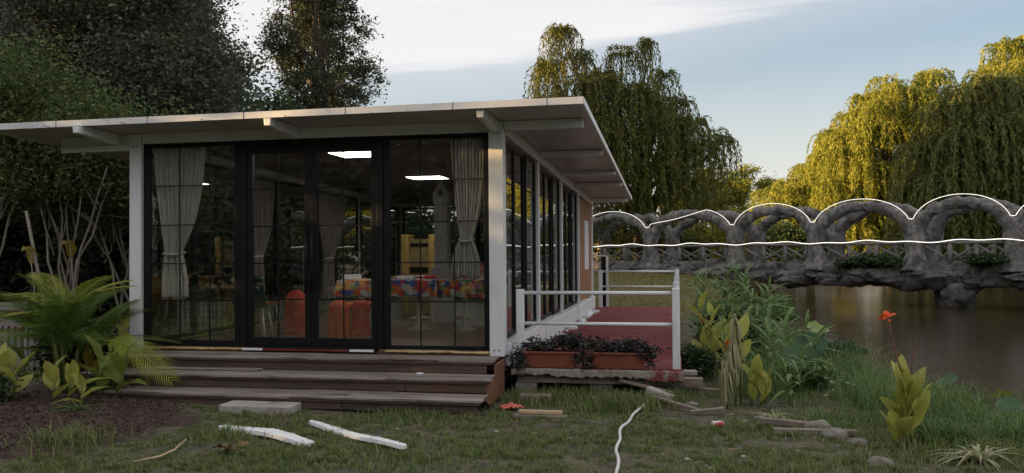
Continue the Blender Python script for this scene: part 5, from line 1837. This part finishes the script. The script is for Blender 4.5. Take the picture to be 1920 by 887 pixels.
for k, (x, y, z, s, tx, ty_, kind, lab) in enumerate((
        (2.15, 13.0, .10, .20, .5, .3, 0, 'blue green lotus leaf standing up at the waterline, middle of the bank'),
        (2.5, 16.7, .05, .22, .3, -.3, 1, 'pale lotus leaf at the waterline below the bridge view'),
        (2.93, 10.35, .02, .13, -.5, .4, 0, 'bluish lotus leaf held over the water behind the lone canna'),
        (3.25, 9.6, .0, .13, .4, -.3, 1, 'yellow green lotus leaf at the right picture edge, upper'),
        (3.1, 8.95, .0, .13, .3, .3, 0, 'blue green lotus leaf at the right picture edge, lower'),
        (2.75, 9.3, .0, .13, -.3, .5, 1, 'yellow green lotus leaf between the lone canna and the right picture edge'),
        (2.35, 12.4, .12, .17, .2, .5, 0, 'dark lotus leaf in the grass of the bank'),
        (2.74, 15.4, -.1, .2, .1, .1, 0, 'lotus leaf floating off the bank'),
        (1.7, 11.8, .30, .2, .6, -.2, 0, 'large taro like leaf in the middle of the bank'),
        (1.55, 10.9, .32, .22, .7, .3, 0, 'large taro like leaf above the bank grasses'),
        (1.35, 10.3, .26, .19, .8, -.4, 0, 'drooping taro like leaf nearest the dead leaved canna'))):
    t_ = thing('lotus_plant', lab, 'lotus', (x, y, ground_z(x, y)), 0, 'lotus leaves along the bank')
    zz = z + .1 - ground_z(x, y)
    MB().tube([(.03, .02, 0), (.02, .01, zz * .6), (0, 0, zz)], .006, 5).build('stem', M_stalk, t_)
    link_mesh('leaf', lm_[kind], None, t_, (0, 0, zz), (tx, ty_, k * 1.3), s)
# white flowers on the bank
WP = leaf_mesh('white_petal', 1.0, .6, .3, .2, nseg=4)
WP.materials.append(L_white_fl)
for k, (x, y, z, s) in enumerate(((1.67, 17.5, .25, .04), (1.96, 17.3, .20, .03), (1.8, 15.6, .22, .035), (1.72, 15.3, .25, .03), (1.60, 11.4, .36, .022), (1.52, 9.2, .24, .024), (1.35, 8.5, .22, .02), (1.66, 9.1, .25, .026),
                                  (1.97, 13.2, .3, .025), (1.95, 14.7, .3, .03), (1.50, 9.0, .20, .018), (1.75, 9.3, .2, .02), (-6.28, 8.2, .24, .03), (-6.2, 8.2, .17, .03))):
    t_ = thing('white_flower', 'tiny white flower dotted among the bank plants' if x > 0 else 'tiny white flower at the left end of the steps', 'flower', (x, y, ground_z(x, y)), 0, 'tiny white flowers on the bank' if x > 0 else 'tiny white flowers by the steps')
    zz = z - min(0, ground_z(x, y))
    MB().tube([(.01, 0, 0), (0, 0, zz)], .003, 4).build('stem', M_stalk, t_)
    for q in range(6):
        link_mesh('petal', WP, None, t_, (0, 0, zz), (R(25), 0, q * math.pi / 3), s)

# the palm left of the steps
def frond_mesh(name, L, arch, seed, m, nl=34, ll=.34):
    r_ = random.Random(seed)
    V, Fc = [], []
    pts = []
    for j in range(nl + 1):
        q = j / nl
        pts.append(Vector((0, L * (q - .22 * arch * q * q), L * (arch * -.75 * q ** 2 + .28 * q * 0))))
    for j in range(nl):            # rachis ribbon
        a, b_ = pts[j], pts[j + 1]
        w_ = .010 * (1 - j / nl) + .002
        o_ = len(V)
        V += [a + Vector((-w_, 0, 0)), a + Vector((w_, 0, 0)), b_ + Vector((w_ * .9, 0, 0)), b_ + Vector((-w_ * .9, 0, 0))]
        Fc.append((o_, o_ + 1, o_ + 2, o_ + 3))
    for j in range(4, nl + 1):
        q = j / nl
        d = (pts[min(j + 1, nl)] - pts[j - 1]).normalized()
        for sg in (-1, 1):
            l_ = ll * (math.sin(math.pi * min(1, .12 + q * .83)) ** .6) * r_.uniform(.85, 1.1)
            sd_ = (Vector((sg, 0, 0)) * .78 + d * (.62 + .3 * q) + Vector((0, 0, .22 - .1 * arch))).normalized()
            tip = pts[j] + sd_ * l_ + Vector((0, 0, -.28 * l_))
            mid = pts[j] + sd_ * l_ * .5
            wv = d * .011
            o_ = len(V)
            V += [pts[j] - wv * .5, pts[j] + wv * .5, mid + wv, tip, mid - wv]
            Fc.append((o_, o_ + 1, o_ + 2, o_ + 4))
            Fc.append((o_ + 4, o_ + 2, o_ + 3, o_ + 3))
    me_ = bpy.data.meshes.new(name)
    me_.from_pydata([tuple(v_) for v_ in V], [], [f_ if len(set(f_)) == 4 else f_[:3] for f_ in Fc])
    me_.materials.append(m)
    return me_


pm_ = thing('areca_palm', 'bushy green palm left of the wooden steps with arching fronds', 'palm', (-6.95, 8.75, 0.03))
FM = [frond_mesh('frond', 1.05, .55, 1, L_palm), frond_mesh('frond', 1.15, .85, 2, L_palm), frond_mesh('frond', .95, .35, 3, L_palm)]
FLt = [frond_mesh('frond', 1.05, .55, 4, L_palm_lt), frond_mesh('frond', 1.0, .9, 5, L_palm_lt)]
rr = random.Random(12)
for k in range(7):
    a = rr.uniform(0, 6.28)
    q = rr.uniform(.03, .14)
    MB().tube([(q * math.cos(a), q * math.sin(a), -.03), (q * 1.4 * math.cos(a), q * 1.4 * math.sin(a), .35), (q * 2 * math.cos(a), q * 2 * math.sin(a), .72)], [.03, .022, .012], 7).build('stem', M_stalk, pm_)
for k in range(34):
    az = k * 2.4 + rr.uniform(-.3, .3)
    z = rr.uniform(.30, .78)
    link_mesh('frond', rr.choice(FM), None, pm_, (.08 * -math.sin(az), .08 * math.cos(az), z), (R(rr.uniform(20, 78)), rr.uniform(-.2, .2), az), rr.uniform(.72, 1.0))
for (z, pitch, az, s, v_) in ((.86, 50, -68, .80, 0), (.86, 38, 78, 1.0, 0), (.80, 34, 98, .95, 1), (.82, 58, -50, .8, 0), (.86, 60, 60, .85, 0), (.84, 62, -100, .8, 0)):
    link_mesh('frond', FLt[v_], None, pm_, (0, -.1, z), (R(pitch), 0, R(az)), s)
# frond reaching low in front of the steps
link_mesh('frond', FLt[1], None, pm_, (.70, -.30, .62), (R(10), .5, R(-108)), .88)

# planters on the deck
for k, (x, lab) in enumerate(((-1.42, 'terracotta trough of straggling dark plants on the left of the deck front'), (-.66, 'terracotta trough of bushy dark plants on the right of the deck front'))):
    t_ = thing('planter', lab, 'planter', (x, 9.60, .298), 0, 'terracotta troughs on the deck edge')
    x0_, x1_ = .27, .31
    mb = MB()
    ring = []
    for (hx, hy, z) in ((.26, .065, 0), (.305, .088, .155), (.325, .105, .157), (.325, .105, .185), (.30, .085, .185), (.295, .08, .15)):
        ring.append([(-hx, -hy, z), (hx, -hy, z), (hx, hy, z), (-hx, hy, z)])
    vs = [p for r_ in ring for p in r_]
    fs = [(3, 2, 1, 0)]
    for j in range(5):
        for i in range(4):
            fs.append((j * 4 + i, j * 4 + (i + 1) % 4, (j + 1) * 4 + (i + 1) % 4, (j + 1) * 4 + i))
    mb.add(vs, fs)
    mb.build('trough', M_terra, t_, .006)
    MB().box(-.292, .292, -.078, .078, .12, .15).build('soil', M_soil, t_)
    r_ = np.random.default_rng(500 + k)
    bl = [(q, 0, .21 + r_.uniform(-.02, .05) + (.06 if (k == 0 and q > .1) else 0), .10, .09, .075) for q in np.linspace(-.28, .30, 7)] + [(-.34, -.06, .10, .08, .08, .12), (.33, -.08, .12, .06, .06, .10)]
    if k == 0:
        bl += [(.22, .02, .30, .12, .1, .07), (-.42, -.04, .05, .1, .08, .14), (-.5, .02, -.05, .1, .08, .12)]
    cc, c_ = blob_points(bl, 260 if k == 0 else 230, 9, .04, r_, .3)
    v_, f_ = rand_leaves(c_, .045, .028, r_, .5)
    link_mesh('foliage', np_mesh('foliage', v_, f_), L_planter, t_)

# ------------------------------------------------------------------ things lying about
def rubble_box(name, label, cat, m, x, y, z, sx_, sy, sz, rz=0.0, tilt=(0, 0), group=None, bev=.006, seed=0):
    mb = MB().box(-sx_ / 2, sx_ / 2, -sy / 2, sy / 2, 0, sz)
    me_ = mb.mesh(name)
    bm = bmesh.new()
    bm.from_mesh(me_)
    bmesh.ops.subdivide_edges(bm, edges=bm.edges[:], cuts=3, use_grid_fill=True)
    for v_ in bm.verts:
        v_.co += mnoise.noise_vector(v_.co * 9 + Vector((seed, seed * 2, 0))) * .004
    bm.to_mesh(me_)
    bm.free()
    o = link_mesh(name, me_, m, None, (x, y, z), (tilt[0], tilt[1], rz))
    b_ = o.modifiers.new('bevel', 'BEVEL')
    b_.width = bev
    b_.limit_method = 'ANGLE'
    b_.angle_limit = R(50)
    return tag(o, label, cat, group)


rubble_box('concrete_block', 'long pale concrete block lying in the grass before the steps', 'block', M_block, -4.17, 8.02, -.01, .76, .30, .10, .0, (0, 0), seed=3, bev=.010)


def foam_strip(label, a, b_, w_, h_, seed, curve):
    rr = random.Random(seed)
    a, b_ = Vector(a), Vector(b_)
    L = (b_ - a).length
    nn = 40
    vs, fs = [], []
    for i in range(nn + 1):
        q = i / nn
        x = (q - .5) * L
        yo = curve * math.sin(math.pi * q)
        ww = w_ * (.72 + .38 * math.sin(math.pi * q) + rr.uniform(-.045, .045)) * (1 if 0 < i < nn else .6)
        hh_ = h_ * rr.uniform(.92, 1.06)
        z0_ = .01 * math.sin(q * 7 + seed)
        vs += [(x, yo - ww / 2, z0_), (x, yo - ww / 2 + .006, z0_ + hh_), (x, yo, z0_ + hh_ * rr.uniform(.97, 1.03)), (x, yo + ww / 2 - .006, z0_ + hh_ * rr.uniform(.92, 1.03)), (x, yo + ww / 2, z0_)]
    for i in range(nn):
        for k in range(5):
            fs.append((i * 5 + k, (i + 1) * 5 + k, (i + 1) * 5 + (k + 1) % 5, i * 5 + (k + 1) % 5))
    fs += [tuple(range(5)), tuple(nn * 5 + k for k in range(4, -1, -1))]
    c_ = (a + b_) / 2
    o = MB().add(vs, fs).build('foam_strip', M_foam, None, 0, (c_.x, c_.y, ground_z(c_.x, c_.y) + .018), (0, 0, math.atan2((b_ - a).y, (b_ - a).x)))
    return tag(o, label, 'foam strip')


foam_strip('curved ragged white foam strip lying in the grass, left of the straight strip', (-4.10, 7.14), (-2.98, 6.60), .145, .034, 4, .05)
foam_strip('straight white foam strip lying in the grass, right of the curved one', (-3.34, 7.38), (-2.16, 6.56), .095, .030, 8, 0)
pts = [(-.44, 6.0), (-.445, 6.25), (-.49, 6.7), (-.50, 7.1), (-.51, 7.45), (-.49, 7.8), (-.45, 8.1), (-.42, 8.35), (-.36, 8.75), (-.31, 9.1)]
hp = []
for i in range(len(pts) - 1):
    for k in range(4):
        q = k / 4
        x, y = pts[i][0] + (pts[i + 1][0] - pts[i][0]) * q, pts[i][1] + (pts[i + 1][1] - pts[i][1]) * q
        hp.append((x + .008 * math.sin(y * 9), y, ground_z(x, y) + .042 + .008 * math.sin(y * 6)))
tag(MB().tube(hp, .013, 8).build('hose', M_hose), 'dirty white hose snaking through the grass toward the deck', 'hose')
# can
t_ = thing('drink_can', 'crushed white and red drink can lying in the grass right of the hose', 'can', (.33, 7.98, .03), .2)
pr = [(-.055, .020), (-.052, .027), (-.03, .030), (.0, .027), (.02, .031), (.05, .028), (.055, .020)]
MB().tube([(p[0], .004 * math.sin(p[0] * 80), 0.0) for p in pr], [p[1] for p in pr], 14).build('body', M_can, t_)
MB().tube([(.0552, 0, 0), (.0575, 0, 0)], [.021, .021], 14).build('rim', M_white, t_)
# red rag
rr = random.Random(31)
V, Fc = [], []
for j in range(9):
    for i in range(11):
        V.append(((i - 5) * .022 + rr.uniform(-.008, .008), (j - 4) * .022 + rr.uniform(-.008, .008), .01 + .05 * abs(math.sin(i * 1.3 + j * .9)) * rr.uniform(.4, 1) * (1 - abs(i - 5) / 7)))
Fc = [(j * 11 + i, j * 11 + i + 1, (j + 1) * 11 + i + 1, (j + 1) * 11 + i) for j in range(8) for i in range(10)]
o = link_mesh('rag', np_mesh('rag', V, Fc, False), M_rag, None, (-1.68, 8.52, .02), (0, 0, .4))
o.modifiers.new('thick', 'SOLIDIFY').thickness = .003
tag(o, 'crumpled red plastic rag in the grass right of the steps', 'rag')
# timber pieces
rubble_box('timber_offcut', 'pale sawn timber offcut on top of the other one, before the deck', 'timber', M_timber, -1.32, 8.13, .045, .42, .07, .035, .02, (0, .01))
rubble_box('timber_offcut', 'darker timber offcut under the pale one, before the deck', 'timber', M_oldtim, -1.32, 8.10, .005, .52, .08, .038, -.02)
rubble_box('wooden_stake', 'grey broken plank lying before the pond bank plants', 'plank', M_oldtim, .26, 8.55, .04, .34, .045, .025, .22, (0, -.08))
for k, (x, y, z, sx_, sy, sz, rz, ty_, m_, lab, nm, cat_) in enumerate((
        (-1.72, 9.66, .0, .24, .20, .115, .05, 0, M_stone, 'grey stone block under the left end of the deck lip', 'stone_block', 'block'),
        (-1.52, 9.05, -.02, .34, .16, .10, .0, 0, M_oldtim, 'grey timber beam end lying before the left end of the deck', 'timber', 'timber'),
        (-.87, 9.74, -.02, .26, .18, .14, -.04, 0, M_stone, 'dark brick block under the middle of the deck', 'stone_block', 'block'),
        (-.36, 9.50, .10, .62, .07, .03, -.20, .18, M_oldtim, 'sloping dark plank sticking out under the right end of the deck', 'plank', 'plank'),
        (-.22, 9.22, .03, .30, .10, .09, -.45, .25, M_block, 'pale broken block under the right corner of the deck', 'stone_block', 'block'),
        (-.05, 8.85, .04, .62, .05, .03, -.62, .12, M_oldtim, 'long grey slat lying aslant at the right corner of the deck', 'plank', 'plank'),
        (.20, 9.75, .05, .45, .06, .03, -.05, .03, M_oldtim, 'grey slat lying right of the deck corner', 'plank', 'plank'),
        (.10, 9.95, .05, .14, .12, .14, .1, 0, mat('red_brick', (.14, .05, .035), (.19, .075, .05), 8, .9, .4, 40), 'reddish brick standing beside the white railing post', 'brick', 'brick'),
        (.11, 9.95, .192, .16, .12, .05, .1, .0, M_block, 'white slab lying on the reddish brick by the railing post', 'slab', 'slab'),
        (.98, 8.05, .02, .55, .07, .05, -.12, .05, M_oldtim, 'brown log edging on the bare soil under the bank plants', 'timber', 'timber'),
        (1.15, 7.80, .0, .70, .06, .05, .04, .0, M_oldtim, 'second brown log edging before the first one on the bare soil', 'timber', 'timber'))):
    rubble_box(nm, lab, cat_, m_, x, y, z, sx_, sy, sz, rz, (0, ty_), seed=k * 2.3)
for k, (x, y, r_, lab) in enumerate(((1.45, 6.75, .075, 'grey rock at the bottom edge, left of the spider plant'), (2.75, 7.0, .12, 'grey rock behind the spider plant at the lower right corner'), (1.30, 7.70, .09, 'dark clod of earth left of the lone canna'),
                                     (1.42, 7.45, .07, 'smaller dark clod of earth near the lone canna'), (1.2, 8.0, .10, 'mossy stone among the log edging'), (.12, 9.0, .06, 'small pale stone by the deck corner'), (.75, 8.35, .06, 'small dark stone under the dead leaved canna'))):
    tag(rock('rock', (x, y, ground_z(x, y) + r_ * .25), r_, M_stone, None, 700 + k, (1.2, .9, .7), .3, 3), lab, 'rock')
# dry stick and dead leaf
sp_ = [(-4.09, 5.86), (-3.99, 6.05), (-4.0, 6.25), (-4.05, 6.5)]
tag(MB().tube([(x, y, ground_z(x, y) + .02 + .012 * i) for i, (x, y) in enumerate(sp_)], [.006, .009, .009, .006], 6).build('stick', M_timber), 'thin pale stick lying in the grass at the bottom left', 'stick')
dlm = leaf_mat('dead_leaf', [(.20, .16, .07)], .2, .7, vein=(.14, .10, .05))
t_ = thing('dead_leaves', 'curled pale dead leaves in the grass below the curved foam strip', 'dead leaf', (-3.52, 6.25, .02))
dm_ = leaf_mesh('dead_leaf', .16, .09, .8, .5, wave=.3)
dm_.materials.append(dlm)
for k in range(4):
    link_mesh('leaf', dm_, None, t_, (.03 * k - .05, .02 * (k % 2), .015), (R(20 + 12 * k), .4, k * 1.7), .9)
rr = random.Random(77)
for k in range(26):
    x, y = rr.uniform(-3.6, 1.2), rr.uniform(6.0, 8.6)
    o = MB().tube(wobble_line((x, y, ground_z(x, y) + .012), (x + rr.uniform(-.12, .12), y + rr.uniform(-.06, .06), ground_z(x, y) + .02), 3, .02, rr), [.003, .004, .004, .002], 5).build('straw', M_timber)
    tag(o, 'short pale straw lying in the trodden grass', 'straw', 'bits of straw in the grass')
rr = random.Random(79)
for k in range(40):
    x, y = rr.uniform(-4.2, 1.6), rr.uniform(5.9, 8.4)
    tag(link_mesh('fallen_leaf', dm_, None, None, (x, y, ground_z(x, y) + .025), (rr.uniform(-.5, .5), rr.uniform(-.5, .5), rr.uniform(0, 6)), rr.uniform(.25, .5)), 'small dry fallen leaf in the trodden grass', 'leaf', 'fallen leaves in the grass')
rr = random.Random(78)
for k in range(14):
    x, y = rr.uniform(-3.2, 1.0), rr.uniform(6.2, 8.5)
    tag(rock('pebble', (x, y, ground_z(x, y) + .006), rr.uniform(.010, .022), M_block, None, 800 + k, (1.2, 1, .6), .25, 2), 'small pale pebble in the trodden grass', 'pebble', 'pebbles in the grass')
tag(rock('styrofoam_scrap', (-2.75, 8.86, .30), .03, M_foam, None, 820, (1.6, .8, .4), .3, 2), 'white foam scrap on the middle step', 'foam scrap')

# ------------------------------------------------------------------ left background
M_oldwhite = mat('faded_white_wood', (.22, .22, .21), (.32, .31, .30), 5, .8)
fc = thing('picket_fence', 'low white picket fence behind the palm and cannas at left', 'fence', (-8.2, 10.4, 0))
for z in (.22, .48):
    MB().box(-1.4, 1.1, -.012, .012, z, z + .04).build('rail', M_oldwhite, fc)
pk = MB().prism([(-.028, .02), (.028, .02), (.028, .60), (0, .65), (-.028, .60)], -.030, -.013, Matrix(((1, 0, 0, 0), (0, 0, 1, 0), (0, 1, 0, 0), (0, 0, 0, 1)))).mesh('picket')
for k in range(24):
    link_mesh('picket', pk, M_oldwhite, fc, (-1.36 + k * .105, 0, 0))
fc2 = copy_tree(fc)
fc2.location = (-8.9, 16.2, 0)
fc2['label'] = 'low white picket fence outside the left glass wall, seen through the left window'
ba = thing('barrier_board', 'red and white striped barrier board at the far left edge', 'barrier', (-9.95, 11.2, 0))
for k in range(4):
    MB().box(-.35, .35, -.02, .02, .42 + k * .12, .42 + (k + 1) * .12 - .004).build('board', M_red if k % 2 == 0 else M_oldwhite, ba, .003)
for x in (-.28, .28):
    MB().box(x - .025, x + .025, .022, .06, 0, .9).build('leg', M_oldtim, ba, .003)
tag(MB().tube([(-8.15, 9.95, 0), (-8.35, 10.0, 1.1), (-8.6, 10.0, 2.2)], [.026, .024, .02], 7).build('stake', M_palebark), 'leaning pale brown stake at far left among the yellow leaves', 'stake')
